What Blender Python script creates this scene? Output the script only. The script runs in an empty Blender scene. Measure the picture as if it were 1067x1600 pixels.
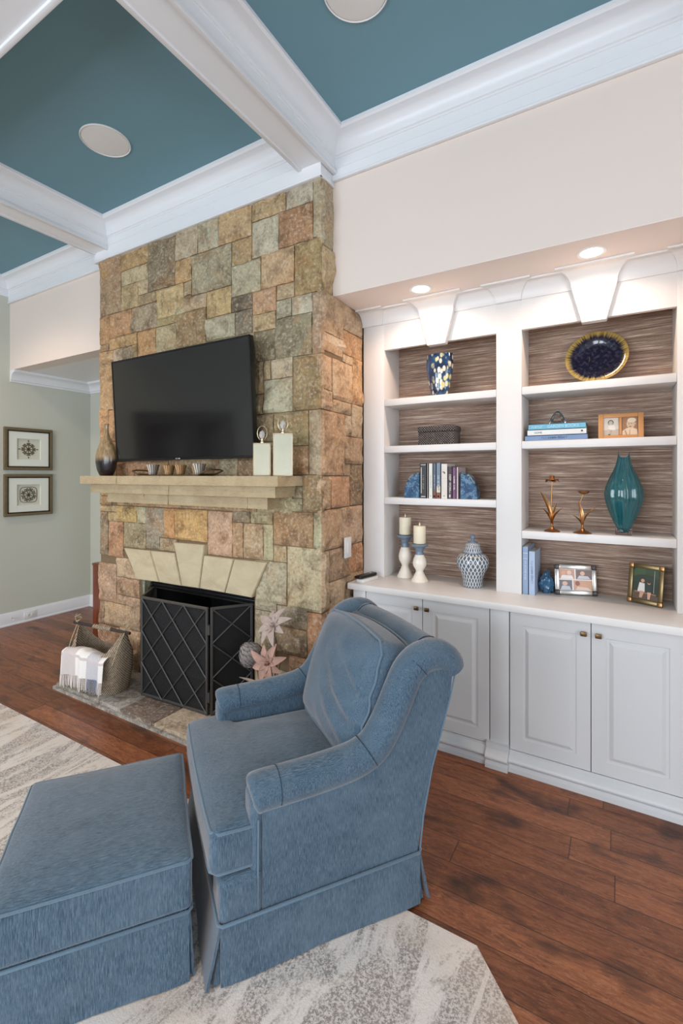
import bpy, bmesh, math, random
from mathutils import Vector, Matrix, noise
C = bpy.context.scene.collection
PI = math.pi
random.seed(7)
V = Vector

# ---------------------------------------------------------------- camera, world, lights, exposure
CAM_H = 1.5
cam = bpy.data.objects.new('camera', bpy.data.cameras.new('camera'))
C.objects.link(cam)
cam.location = (0, 0, CAM_H)
cam.rotation_euler = (PI / 2, 0, math.atan(434.5 / 732))
cam.data.sensor_fit = 'HORIZONTAL'
cam.data.sensor_width = 36
cam.data.lens = 732 / 1067 * 36
cam.data.shift_y = -57 / 1067
cam.data.clip_start = .02
bpy.context.scene.camera = cam

vs = bpy.context.scene.view_settings
vs.view_transform = 'Standard'
vs.look = 'None'
vs.gamma = 1
vs.use_curve_mapping = False
vs.exposure = 0.0

def lin(c):
    return tuple(((v / 255) / 12.92 if v / 255 <= .04045 else ((v / 255 + .055) / 1.055) ** 2.4) for v in c)

world = bpy.data.worlds.new('world')
bpy.context.scene.world = world
world.use_nodes = True
world.node_tree.nodes['Background'].inputs[0].default_value = (.80, .90, 1, 1)
world.node_tree.nodes['Background'].inputs[1].default_value = 1.6

def area(name, loc, rot, sx, sy, power, col):
    l = bpy.data.lights.new(name, 'AREA')
    l.shape = 'RECTANGLE'; l.size = sx; l.size_y = sy; l.energy = power; l.color = col
    o = bpy.data.objects.new(name, l); C.objects.link(o)
    o.location = loc; o.rotation_euler = rot
    return o

# daylight through the tall windows of the wall behind the camera and of the wall to the right
DAY = (.82, .91, 1)
for i, wx in enumerate((-3.9, -2.3, -0.7)):
    area('daylight_back', (wx, -3.45, 1.55), (PI / 2, 0, 0), 1.2, 2.1, 62, DAY)
for i, wy in enumerate((-2.2, -.5)):
    area('daylight_right', (2.95, wy, 1.55), (PI / 2, 0, PI / 2), 1.2, 2.1, 52, DAY)
# recessed lamps of the room ceiling behind the camera and the two lamps in the bookcase soffit
def spot(name, loc, power, col, ang=150, blend=.9, r=.05):
    l = bpy.data.lights.new(name, 'SPOT')
    l.energy = power; l.color = col; l.spot_size = math.radians(ang); l.spot_blend = blend; l.shadow_soft_size = r
    o = bpy.data.objects.new(name, l); C.objects.link(o); o.location = loc
    return o
WARM = (1, .70, .50)
for x, y in ((-.964, 2.52), (-.114, 2.52)):
    spot('soffit_lamp', (x, y, 2.535), 16, WARM, 165, .5, .045)
for x, y in ((-3.0, -.4), (-.6, -.4), (1.3, .8), (-4.4, 1.2)):
    spot('ceiling_lamp', (x, y, 3.40), 78, (1, .76, .58), 140, .8, .06)

# ---------------------------------------------------------------- helpers
def tag(o, label=None, cat=None, group=None, kind=None):
    if label: o['label'] = label
    if cat: o['category'] = cat
    if group: o['group'] = group
    if kind: o['kind'] = kind
    return o

def empty(name, loc=(0, 0, 0), rz=0.0, label=None, cat=None, group=None):
    o = bpy.data.objects.new(name, None); C.objects.link(o)
    o.empty_display_size = .05
    o.location = loc; o.rotation_euler = (0, 0, rz)
    return tag(o, label, cat, group)

def obj(name, bm, mat, parent=None, smooth=40, loc=None, rot=None):
    bmesh.ops.remove_doubles(bm, verts=bm.verts, dist=1e-6)
    bmesh.ops.recalc_face_normals(bm, faces=bm.faces)
    me = bpy.data.meshes.new(name)
    bm.to_mesh(me); bm.free()
    for m in (mat if isinstance(mat, (list, tuple)) else [mat]):
        me.materials.append(m)
    if smooth:
        for p in me.polygons: p.use_smooth = True
        me.set_sharp_from_angle(angle=math.radians(smooth))
    o = bpy.data.objects.new(name, me); C.objects.link(o)
    if parent: o.parent = parent
    if loc is not None: o.location = loc
    if rot is not None: o.rotation_euler = rot
    return o

def nb(): return bmesh.new()

def box(bm, x0, x1, y0, y1, z0, z1, mi=0, M=None):
    vs_ = [V((x, y, z)) for z in (z0, z1) for y in (y0, y1) for x in (x0, x1)]
    if M is not None: vs_ = [M @ v for v in vs_]
    v = [bm.verts.new(p) for p in vs_]
    for f in ((0, 1, 3, 2), (4, 6, 7, 5), (0, 4, 5, 1), (2, 3, 7, 6), (0, 2, 6, 4), (1, 5, 7, 3)):
        fc = bm.faces.new([v[i] for i in f]); fc.material_index = mi
    return v

def bbox(bm, x0, x1, y0, y1, z0, z1, b=.003, seg=2, mi=0, M=None):
    t = bmesh.new(); box(t, x0, x1, y0, y1, z0, z1)
    b = min(b, .45 * min(abs(x1 - x0), abs(y1 - y0), abs(z1 - z0)))
    bmesh.ops.bevel(t, geom=t.edges[:], offset=b, segments=seg, affect='EDGES', profile=.5)
    join(bm, t, mi, M)

def join(bm, t, mi=0, M=None):
    mp = {}
    for v in t.verts: mp[v] = bm.verts.new(M @ v.co if M is not None else v.co)
    for f in t.faces:
        try:
            fc = bm.faces.new([mp[v] for v in f.verts]); fc.material_index = mi
        except ValueError: pass
    t.free()

def prism(bm, pts, axis, a, b, mi=0, M=None):
    """polygon pts (2-D) extruded along axis 0/1/2 from a to b"""
    def mk(p, h):
        q = [0, 0, 0]; o = [i for i in range(3) if i != axis]
        q[axis] = h; q[o[0]] = p[0]; q[o[1]] = p[1]
        q = V(q)
        return M @ q if M is not None else q
    A = [bm.verts.new(mk(p, a)) for p in pts]; B = [bm.verts.new(mk(p, b)) for p in pts]
    n = len(pts)
    fs = [bm.faces.new(A), bm.faces.new(B[::-1])]
    for i in range(n): fs.append(bm.faces.new([A[i], A[(i + 1) % n], B[(i + 1) % n], B[i]]))
    for f in fs: f.material_index = mi

def lathe(bm, prof, cx=0, cy=0, cz=0, seg=32, mi=0, M=None, sx=1, sy=1):
    rings = []
    for r, z in prof:
        if r < 1e-5:
            p = V((cx, cy, cz + z)); rings.append([bm.verts.new(M @ p if M is not None else p)])
        else:
            R = []
            for k in range(seg):
                a = 2 * PI * k / seg
                p = V((cx + sx * r * math.cos(a), cy + sy * r * math.sin(a), cz + z))
                R.append(bm.verts.new(M @ p if M is not None else p))
            rings.append(R)
    for a, b in zip(rings, rings[1:]):
        for k in range(seg):
            k2 = (k + 1) % seg
            if len(a) == 1 and len(b) == 1: break
            if len(a) == 1: f = [a[0], b[k], b[k2]]
            elif len(b) == 1: f = [a[k], a[k2], b[0]]
            else: f = [a[k], a[k2], b[k2], b[k]]
            bm.faces.new(f).material_index = mi
    for R, fl in ((rings[0], 1), (rings[-1], 0)):
        if len(R) > 1: bm.faces.new(R[::-1] if fl else R).material_index = mi

def tube(bm, pts, r, seg=8, mi=0, closed=False, cap=True, flat=None):
    """round bar through pts; r number or list; flat=(normal, factor) squashes"""
    pts = [V(p) for p in pts]; n = len(pts)
    rr = r if isinstance(r, (list, tuple)) else [r] * n
    rings = []; up = None
    for i, p in enumerate(pts):
        if closed: d = pts[(i + 1) % n] - pts[i - 1]
        else: d = pts[min(i + 1, n - 1)] - pts[max(i - 1, 0)]
        d.normalize()
        if up is None:
            up = V((0, 0, 1)) if abs(d.z) < .9 else V((1, 0, 0))
        s = d.cross(up)
        if s.length < 1e-6: s = d.cross(V((0, 1, 0)))
        s.normalize(); up = s.cross(d).normalized()
        R = []
        for k in range(seg):
            a = 2 * PI * k / seg
            R.append(bm.verts.new(p + (s * math.cos(a) + up * math.sin(a)) * rr[i]))
        rings.append(R)
    m = n if closed else n - 1
    for i in range(m):
        a, b = rings[i], rings[(i + 1) % n]
        for k in range(seg):
            k2 = (k + 1) % seg
            bm.faces.new([a[k], a[k2], b[k2], b[k]]).material_index = mi
    if cap and not closed:
        bm.faces.new(rings[0][::-1]).material_index = mi
        bm.faces.new(rings[-1]).material_index = mi

def rounded(n, hx, hy, hz, r, fn=None, M=None, bm=None, mi=0):
    """rounded box with n cells a side centred on 0; fn(v) reshapes the points"""
    t = bmesh.new()
    ax = []
    for h in (hx, hy, hz):
        rr = min(r, h * .999)
        a = [-h + rr - rr * math.cos(PI / 2 * k / 4) for k in range(4)]
        b = [(-h + rr) + (2 * h - 2 * rr) * k / n for k in range(n + 1)]
        c = [-v for v in a[::-1]]
        ax.append(a + b + c)
    def pt(i, j, k):
        p = V((ax[0][i], ax[1][j], ax[2][k])); q = V(p)
        for d, h in enumerate((hx, hy, hz)):
            rr = min(r, h * .999); q[d] = max(-h + rr, min(h - rr, p[d]))
        d = p - q
        if d.length > 1e-9:
            m = max(abs(d.x), abs(d.y), abs(d.z)); rr = min(r, hx, hy, hz)
            d = d.normalized() * m
            p = q + d
        return p
    N = len(ax[0]); cache = {}
    def gv(i, j, k):
        if (i, j, k) not in cache:
            p = pt(i, j, k)
            if fn: p = fn(p)
            if M is not None: p = M @ p
            cache[(i, j, k)] = t.verts.new(p)
        return cache[(i, j, k)]
    for a in range(N - 1):
        for b in range(N - 1):
            for e in (0, N - 1):
                for q in ([(e, a, b), (e, a + 1, b), (e, a + 1, b + 1), (e, a, b + 1)],
                          [(a, e, b), (a + 1, e, b), (a + 1, e, b + 1), (a, e, b + 1)],
                          [(a, b, e), (a + 1, b, e), (a + 1, b + 1, e), (a, b + 1, e)]):
                    try: t.faces.new([gv(*x) for x in q])
                    except ValueError: pass
    bmesh.ops.recalc_face_normals(t, faces=t.faces)
    if bm is None: return t
    join(bm, t, mi)

def ring_sweep(bm, rect, prof, mi=0):
    """moulding around the inside of a rectangle; prof = (inset, z) points"""
    x0, y0, x1, y1 = rect
    R = []
    for d, z in prof:
        R.append([bm.verts.new(V(p)) for p in ((x0 + d, y0 + d, z), (x1 - d, y0 + d, z), (x1 - d, y1 - d, z), (x0 + d, y1 - d, z))])
    for a, b in zip(R, R[1:]):
        for k in range(4):
            bm.faces.new([a[k], a[(k + 1) % 4], b[(k + 1) % 4], b[k]]).material_index = mi

def copy_tree(o, parent=None):
    c = o.copy(); C.objects.link(c)
    if parent: c.parent = parent
    for ch in list(o.children): copy_tree(ch, c)
    return c

# ---------------------------------------------------------------- materials
class NT:
    def __init__(s, name, rough=.5, metal=0.0, spec=.5, sheen=0, trans=0, coat=0, ior=None, coatr=.1):
        s.m = bpy.data.materials.new(name); s.m.use_nodes = True
        s.t = s.m.node_tree; s.b = s.t.nodes['Principled BSDF']
        i = s.b.inputs
        i['Roughness'].default_value = rough; i['Metallic'].default_value = metal
        i['Specular IOR Level'].default_value = spec
        i['Sheen Weight'].default_value = sheen; i['Transmission Weight'].default_value = trans
        i['Coat Weight'].default_value = coat; i['Coat Roughness'].default_value = coatr
        if ior: i['IOR'].default_value = ior
    def n(s, t, **k):
        x = s.t.nodes.new(t)
        for a, b in k.items(): setattr(x, a, b)
        return x
    def l(s, a, b): s.t.links.new(a, b)
    def co(s, kind='Object', sc=(1, 1, 1), rot=(0, 0, 0)):
        c = s.n('ShaderNodeTexCoord'); m = s.n('ShaderNodeMapping')
        m.inputs['Scale'].default_value = sc; m.inputs['Rotation'].default_value = rot
        s.l(c.outputs[kind], m.inputs[0]); return m.outputs[0]
    def noise(s, vec, scale=5, detail=4, rough=.5, dist=0):
        x = s.n('ShaderNodeTexNoise'); s.l(vec, x.inputs['Vector'])
        x.inputs['Scale'].default_value = scale; x.inputs['Detail'].default_value = detail
        x.inputs['Roughness'].default_value = rough; x.inputs['Distortion'].default_value = dist
        return x.outputs['Fac']
    def ramp(s, fac, stops, interp='LINEAR'):
        x = s.n('ShaderNodeValToRGB'); x.color_ramp.interpolation = interp
        e = x.color_ramp.elements
        cc = lambda c: (*c, 1) if not isinstance(c, (int, float)) else (c, c, c, 1)
        e[0].position = stops[0][0]; e[0].color = cc(stops[0][1])
        e[1].position = stops[-1][0]; e[1].color = cc(stops[-1][1])
        for p, c in stops[1:-1]: e.new(p).color = cc(c)
        s.l(fac, x.inputs[0]); return x.outputs[0]
    def math(s, op, a, b=None, c=None):
        x = s.n('ShaderNodeMath', operation=op)
        for i, q in enumerate((a, b, c)):
            if q is None: continue
            if isinstance(q, (int, float)): x.inputs[i].default_value = q
            else: s.l(q, x.inputs[i])
        return x.outputs[0]
    def mix(s, fac, a, b, mode='MIX'):
        x = s.n('ShaderNodeMix', data_type='RGBA', blend_type=mode)
        for i, q in ((0, fac), (6, a), (7, b)):
            if isinstance(q, (int, float)): x.inputs[i].default_value = q
            elif isinstance(q, tuple): x.inputs[i].default_value = (*q, 1)
            else: s.l(q, x.inputs[i])
        return x.outputs[2]
    def xyz(s, vec):
        x = s.n('ShaderNodeSeparateXYZ'); s.l(vec, x.inputs[0]); return x.outputs
    def cxyz(s, a, b, c):
        x = s.n('ShaderNodeCombineXYZ')
        for i, q in enumerate((a, b, c)):
            if isinstance(q, (int, float)): x.inputs[i].default_value = q
            else: s.l(q, x.inputs[i])
        return x.outputs[0]
    def base(s, c):
        if isinstance(c, tuple): s.b.inputs['Base Color'].default_value = (*c, 1)
        else: s.l(c, s.b.inputs['Base Color'])
        return s
    def bump(s, h, st=.3, d=.01):
        x = s.n('ShaderNodeBump'); x.inputs['Strength'].default_value = st; x.inputs['Distance'].default_value = d
        s.l(h, x.inputs['Height']); s.l(x.outputs[0], s.b.inputs['Normal']); return s

def plain(name, c, rough=.5, metal=0., var=.06, sc=18, bump=0., **k):
    """one colour with faint mottling so that nothing is perfectly flat"""
    t = NT(name, rough, metal, **k); L = lin(c)
    f = t.noise(t.co(), sc, 3)
    a = tuple(min(1, v * (1 - var)) for v in L); b = tuple(min(1, v * (1 + var)) for v in L)
    t.base(t.mix(f, a, b))
    if bump: t.bump(t.noise(t.co(), sc * 6, 3), bump, .003)
    return t.m

M_trim = plain('white_trim_paint', (228, 230, 233), .35, var=.015, sc=3)
M_cab = plain('cabinet_paint', (205, 206, 207), .38, var=.015, sc=3)
M_shelf = plain('bookcase_paint', (228, 226, 224), .38, var=.015, sc=3)
M_wall = plain('cream_wall_paint', (226, 213, 203), .75, var=.015, sc=2, bump=.03)
M_wallg = plain('greige_wall_paint', (196, 198, 186), .75, var=.015, sc=2, bump=.03)
M_ceil = plain('teal_ceiling_paint', (110, 150, 164), .7, var=.03, sc=2, bump=.03)
M_white = plain('white_plastic', (226, 226, 224), .35, var=.01)
M_black = plain('black_plastic', (18, 18, 19), .35, var=.1)
M_bronze = plain('aged_bronze_metal', (120, 98, 70), .35, .9, var=.2, sc=80)
M_iron = plain('dark_iron', (66, 64, 62), .45, .15, var=.2, sc=60)
M_soot = plain('sooty_firebrick', (16, 15, 15), .9, var=.5, sc=12, bump=.3)
M_gold = plain('antique_gold', (176, 132, 88), .3, 1., var=.15, sc=60)
M_silver = plain('brushed_silver', (196, 194, 190), .25, 1., var=.08, sc=60)
M_paper = plain('book_paper', (222, 214, 196), .8, var=.08, sc=150)
M_cream = plain('cream_ceramic', (236, 228, 214), .25, var=.03)
M_bluegl = plain('grey_blue_glaze', (112, 130, 148), .25, var=.15, sc=60)
M_wax = plain('ivory_wax', (236, 226, 200), .5, var=.03)

def stone_mat(name='quarried_stone', tan=1.0):
    t = NT(name, .85)
    at = t.n('ShaderNodeAttribute'); at.attribute_name = 'col'
    n1 = t.noise(t.co(), 9, 8, .62, .6); n2 = t.noise(t.co(), 60, 6, .6); n3 = t.noise(t.co(), 4, 4, .6, 1.5)
    hs = t.n('ShaderNodeHueSaturation'); hs.inputs['Saturation'].default_value = .98; hs.inputs['Value'].default_value = 1.28 if tan == 1 else 1.0; t.l(at.outputs['Color'], hs.inputs['Color'])
    c0_ = t.mix(.18 * tan, hs.outputs[0], lin((214, 188, 146)))
    c = t.mix(1.0, c0_, t.ramp(n1, [(.30, lin((178, 168, 156))), (.52, (1, 1, 1)), (.8, (1.16, 1.16, 1.12))]), 'MULTIPLY')
    c = t.mix(t.math('MULTIPLY', t.ramp(n3, [(.5, 0.), (.72, 1.)]), .45 * tan), c, lin((176, 128, 78)))
    c = t.mix(t.math('MULTIPLY', t.ramp(n2, [(.52, 0.), (.70, 1.)]), .42), c, lin((230, 220, 200)))
    c = t.mix(t.math('MULTIPLY', t.ramp(n2, [(.30, 1.), (.46, 0.)]), .50), c, lin((80, 66, 50)))
    t.base(c)
    h = t.math('ADD', n1, t.math('MULTIPLY', n2, .45))
    t.bump(h, .75, .018)
    return t.m
M_stone = stone_mat()
M_hearth = stone_mat('hearth_slate', .12)

def mantel_mat():
    t = NT('mantel_limestone', .8)
    n1 = t.noise(t.co(), 6, 6, .6); n2 = t.noise(t.co('Object', (3, 3, 14)), 12, 6, .6)
    c = t.ramp(n1, [(.3, lin((172, 152, 120))), (.55, lin((186, 168, 134))), (.75, lin((198, 182, 152)))])
    c = t.mix(t.ramp(n2, [(.55, 0.), (.75, .5)]), c, lin((150, 112, 70)))
    t.base(c); t.bump(n2, .6, .012); return t.m
M_mantel = mantel_mat()

def wood_floor():
    t = NT('hand_scraped_wood_floor', .34, spec=.5)
    o = t.xyz(t.co())
    W, L = .127, 1.15
    row = t.math('FLOOR', t.math('DIVIDE', o[1], W))
    wn = t.n('ShaderNodeTexWhiteNoise', noise_dimensions='1D'); t.l(row, wn.inputs['W'])
    xs = t.math('ADD', t.math('DIVIDE', o[0], L), t.math('MULTIPLY', wn.outputs['Value'], 7.3))
    cell = t.math('FLOOR', xs)
    wn2 = t.n('ShaderNodeTexWhiteNoise', noise_dimensions='2D'); t.l(t.cxyz(row, cell, 0), wn2.inputs['Vector'])
    pid = wn2.outputs['Value']
    gv = t.cxyz(t.math('ADD', t.math('MULTIPLY', o[0], 1.0), t.math('MULTIPLY', pid, 31)), t.math('ADD', t.math('MULTIPLY', o[1], 7), t.math('MULTIPLY', pid, 17)), 0)
    g1 = t.noise(gv, 3.0, 8, .62, 1.4)
    g2 = t.noise(gv, 11, 7, .65, 2.6)
    big = t.noise(t.cxyz(t.math('MULTIPLY', o[0], 1), t.math('MULTIPLY', o[1], 1.8), 0), 3.2, 3, .5, .3)
    c = t.ramp(g1, [(.25, lin((96, 54, 34))), (.5, lin((140, 84, 54))), (.75, lin((170, 106, 68)))])
    c = t.mix(t.math('MULTIPLY', t.ramp(g2, [(.54, 0.), (.585, 1.), (.62, 0.)]), .55), c, lin((196, 140, 102)))
    c = t.mix(t.math('MULTIPLY', t.ramp(g2, [(.36, 1.), (.44, 0.)]), .55), c, lin((60, 34, 24)))
    c = t.mix(t.ramp(big, [(.56, 0.), (.70, .9)]), c, lin((50, 30, 22)))
    c = t.mix(1.0, c, t.ramp(pid, [(0, lin((206, 200, 196))), (1, (1, 1, 1))]), 'MULTIPLY')
    fy = t.math('FRACT', t.math('DIVIDE', o[1], W)); fx = t.math('FRACT', xs)
    ey = t.math('LESS_THAN', t.math('MINIMUM', fy, t.math('SUBTRACT', 1., fy)), .014)
    ex = t.math('LESS_THAN', t.math('MINIMUM', fx, t.math('SUBTRACT', 1., fx)), .0017)
    e = t.math('MAXIMUM', ey, ex)
    c = t.mix(t.math('MULTIPLY', e, .75), c, lin((30, 18, 14)))
    t.base(c)
    h = t.math('SUBTRACT', t.math('MULTIPLY', g1, .5), e)
    t.bump(h, .35, .004)
    t.l(t.ramp(g2, [(.3, .28), (.7, .42)]), t.b.inputs['Roughness'])
    return t.m
M_floor = wood_floor()

def rug_mat():
    t = NT('woven_rug', .95, spec=.1, sheen=.2)
    v = t.co('Object', (1, 1, 1), (0, 0, -.9))
    st = t.noise(t.co('Object', (3.4, 1.0, 1), (0, 0, .12)), 2.6, 8, .68, .9)
    fine = t.noise(t.co(), 160, 3, .7)
    pat = t.math('ADD', st, t.math('MULTIPLY', t.math('SUBTRACT', fine, .5), .55))
    sp = t.ramp(t.noise(t.co(), 150, 4, .75), [(.46, 0.), (.54, 1.)])
    m = t.ramp(st, [(.46, 1.), (.54, .10)])
    c = t.mix(t.math('MULTIPLY', m, t.math('ADD', t.math('MULTIPLY', sp, .75), .2)), lin((220, 213, 206)), lin((136, 129, 126)))
    tan = t.noise(t.co('Object', (1, 2, 1), (0, 0, .9)), 1.1, 3, .5)
    c = t.mix(t.ramp(tan, [(.52, 0.), (.68, .45)]), c, lin((204, 176, 150)))
    t.base(c); t.bump(fine, .5, .004); return t.m
M_rug = rug_mat()

def fabric_mat(name, c0=(35, 56, 75), c1=(106, 127, 142)):
    """chenille: fine streaks along the nap, upright on the sides and front to back on the flats"""
    t = NT(name, .9, spec=.12, sheen=.6)
    t.b.inputs['Sheen Roughness'].default_value = .4
    t.b.inputs['Sheen Tint'].default_value = (1, .90, .86, 1)
    f1 = t.noise(t.co('Object', (330, 330, 18)), 2.0, 5, .75)
    f2 = t.noise(t.co('Object', (20, 330, 330)), 2.0, 5, .75)
    tc = t.n('ShaderNodeTexCoord'); nz = t.math('ABSOLUTE', t.xyz(tc.outputs['Normal'])[2])
    fx = t.n('ShaderNodeMix', data_type='FLOAT'); t.l(t.ramp(nz, [(.5, 0.), (.8, 1.)]), fx.inputs[0]); t.l(f1, fx.inputs[2]); t.l(f2, fx.inputs[3])
    f = fx.outputs[0]
    g = t.noise(t.co(), 6, 5, .65, .6)
    c = t.ramp(f, [(.36, lin(c0)), (.50, lin(tuple((a + b) / 2 for a, b in zip(c0, c1)))), (.66, lin(c1))])
    c = t.mix(t.ramp(g, [(.40, .0), (.75, .45)]), c, lin((104, 122, 138)))
    t.base(c); t.bump(f, .35, .003); return t.m
M_fab = fabric_mat('blue_chenille')
M_fabtop = M_fab
M_pipe = plain('blue_piping', (84, 108, 126), .9, var=.2, sc=200, sheen=.4)

def grass_mat():
    t = NT('grasscloth', .85)
    v = t.co('Object', (3.0, 3.0, 190)); v2 = t.co('Object', (1.2, 1.2, 40))
    a = t.noise(v, 1.6, 5, .75, .0); b = t.noise(v2, 2.0, 4, .6)
    f = t.math('ADD', t.math('MULTIPLY', a, .7), t.math('MULTIPLY', b, .3))
    c = t.ramp(f, [(.34, lin((70, 52, 46))), (.45, lin((134, 108, 94))), (.54, lin((166, 142, 126))), (.62, lin((226, 208, 188)))])
    t.base(c); t.bump(a, .3, .002); return t.m
M_grass = grass_mat()
FRONT_STONES=[(-3.560,2.760,-3.285,3.200,138,112,88),
(-3.560,3.061,-2.968,3.200,150,120,78),
(-3.285,2.945,-2.967,3.061,163,150,116),
(-3.285,2.757,-3.081,2.945,158,140,102),
(-3.081,2.838,-2.967,2.945,160,142,112),
(-3.081,2.757,-2.870,2.837,135,115,85),
(-2.967,2.835,-2.676,3.200,98,88,70),
(-2.676,2.997,-2.451,3.200,155,145,124),
(-2.676,2.834,-2.510,2.997,160,128,85),
(-2.451,2.998,-2.259,3.200,150,150,132),
(-2.510,2.723,-2.142,2.997,132,128,106),
(-2.589,2.734,-2.510,2.832,150,140,112),
(-2.869,2.625,-2.589,2.834,165,142,98),
(-2.515,2.625,-2.368,2.723,155,135,108),
(-2.589,2.625,-2.515,2.734,155,135,108),
(-2.368,2.543,-2.143,2.723,168,143,96),
(-3.560,2.535,-3.440,2.761,152,112,74),
(-3.439,2.568,-3.160,2.758,160,118,80),
(-3.160,2.569,-2.869,2.757,135,120,98),
(-2.869,2.568,-2.665,2.626,145,130,88),
(-2.665,2.371,-2.371,2.625,120,97,64),
(-2.368,2.391,-2.113,2.543,152,147,124),
(-3.440,2.478,-3.091,2.569,158,126,82),
(-3.091,2.378,-2.881,2.569,165,122,74),
(-2.881,2.373,-2.665,2.568,150,136,104),
(-3.560,2.478,-3.440,2.535,130,100,72),
(-3.392,2.373,-3.268,2.478,165,150,130),
(-3.268,2.374,-3.145,2.477,102,92,76),
(-3.145,2.375,-3.091,2.478,150,128,90),
(-3.560,2.015,-3.392,2.478,152,118,80),
(-3.560,1.765,-3.448,2.022,165,120,76),
(-3.448,1.765,-3.340,2.010,158,116,74),
(-3.560,1.482,-3.340,1.765,160,118,76),
(-3.340,1.491,-2.969,1.606,150,104,74),
(-2.969,1.490,-2.746,1.605,140,108,78),
(-2.746,1.489,-2.259,1.610,135,105,80),
(-2.259,1.489,-2.091,1.610,150,140,115),
(-2.091,1.490,-1.935,1.611,112,88,64),
(-3.392,2.007,-2.828,2.375,140,120,90),
(-2.828,1.920,-2.372,2.373,120,110,80),
(-2.372,1.920,-1.950,2.391,140,120,90),
(-3.340,1.607,-2.562,2.007,140,120,90),
(-2.562,1.611,-1.939,1.920,140,120,90),
(-2.259,2.997,-1.972,3.200,160,132,95),
(-1.972,3.075,-1.706,3.200,150,127,92),
(-1.706,3.075,-1.511,3.200,150,146,132),
(-1.511,2.863,-1.449,3.200,150,142,118),
(-2.142,2.839,-1.972,2.997,145,122,84),
(-1.972,2.848,-1.759,3.075,165,161,142),
(-1.759,2.859,-1.511,3.075,138,98,68),
(-1.759,2.855,-1.641,2.863,150,145,118),
(-2.143,2.642,-1.900,2.842,145,141,118),
(-1.900,2.642,-1.643,2.855,172,143,110),
(-1.643,2.549,-1.449,2.859,135,112,70),
(-1.776,2.551,-1.643,2.642,150,131,102),
(-1.967,2.494,-1.778,2.642,162,124,92),
(-2.143,2.543,-1.968,2.642,70,62,54),
(-2.113,2.391,-1.967,2.543,98,92,82),
(-1.781,2.441,-1.664,2.552,150,145,124),
(-1.664,2.441,-1.518,2.551,165,160,142),
(-1.518,2.195,-1.449,2.549,142,118,98),
(-1.967,2.389,-1.784,2.494,162,138,100),
(-1.954,2.202,-1.785,2.389,106,97,74),
(-1.785,2.198,-1.518,2.441,116,112,90),
(-1.957,2.000,-1.878,2.204,132,112,78),
(-1.878,2.201,-1.655,2.199,150,132,98),
(-1.878,2.082,-1.821,2.202,140,121,88),
(-1.821,2.082,-1.655,2.201,165,152,128),
(-1.655,1.877,-1.449,2.198,122,103,68),
(-1.878,1.877,-1.655,2.082,152,151,128),
(-1.943,1.876,-1.878,2.000,132,117,88),
(-1.942,1.707,-1.801,1.876,112,97,70),
(-1.939,1.496,-1.801,1.707,120,98,70),
(-1.801,1.673,-1.542,1.877,127,112,74),
(-1.542,1.505,-1.449,1.877,145,131,108),
(-1.801,1.505,-1.542,1.673,152,118,84),
(-1.587,1.288,-1.449,1.505,112,93,64),
(-1.653,1.365,-1.587,1.437,120,112,86),
(-1.724,1.287,-1.587,1.365,135,131,102),
(-1.803,1.082,-1.510,1.287,130,98,66),
(-1.510,1.082,-1.449,1.288,145,145,118),
(-1.984,1.203,-1.803,1.276,150,141,108),
(-2.134,1.202,-1.984,1.274,115,106,86),
(-2.360,0.975,-2.134,1.266,170,136,112),
(-2.134,0.978,-2.043,1.202,165,132,98),
(-2.043,0.980,-1.878,1.202,157,132,103),
(-1.878,0.980,-1.803,1.203,150,145,114),
(-1.803,0.980,-1.699,1.082,150,131,98),
(-1.698,0.716,-1.449,1.082,157,148,120),
(-1.942,0.726,-1.699,0.980,152,146,124),
(-1.942,0.672,-1.776,0.731,130,125,106),
(-1.771,0.722,-1.698,0.735,130,125,106),
(-1.942,0.336,-1.777,0.672,128,122,104),
(-1.776,0.602,-1.551,0.722,120,116,106),
(-1.551,0.444,-1.449,0.716,150,103,72),
(-1.777,0.443,-1.551,0.602,112,97,80),
(-1.942,-0.153,-1.680,0.336,128,112,94),
(-1.680,-0.082,-1.449,0.443,140,105,80),
(-3.560,1.266,-3.401,1.340,150,121,84),
(-3.560,1.217,-3.342,1.266,162,142,104),
(-3.560,0.874,-3.450,1.217,112,97,78),
(-3.450,1.144,-3.342,1.217,162,142,98),
(-3.342,1.146,-3.096,1.269,166,137,80),
(-3.096,1.146,-2.993,1.269,156,151,124),
(-2.994,1.059,-2.788,1.269,125,116,102),
(-2.788,1.057,-2.678,1.269,172,122,72),
(-2.678,1.053,-2.360,1.270,178,138,78),
(-3.450,0.871,-3.258,1.145,152,107,78),
(-3.258,0.958,-2.994,1.146,130,121,94),
(-2.994,0.966,-2.843,1.067,110,105,92),
(-2.843,0.965,-2.647,1.053,145,126,98),
(-3.560,0.512,-3.345,0.814,152,122,102),
(-3.345,0.723,-3.067,0.871,162,138,112),
(-3.345,0.585,-3.062,0.723,135,102,78),
(-3.345,0.513,-3.172,0.585,150,121,98),
(-3.560,0.319,-3.500,0.511,116,88,68),
(-3.500,0.335,-3.172,0.513,160,132,104),
(-3.172,0.339,-3.062,0.585,150,121,98),
(-3.560,0.015,-3.310,0.328,150,107,82),
(-3.310,0.069,-3.057,0.339,155,120,92),
(-2.360,1.258,-2.174,1.272,150,126,88),
(-2.626,1.428,-2.317,1.691,140,120,90),
(-3.560,1.340,-3.330,1.482,150,121,84),
(-3.330,1.272,-1.932,1.490,150,121,90),
(-1.932,1.433,-1.876,1.496,150,121,90),
(-3.350,1.270,-2.365,1.272,150,121,84)]
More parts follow.
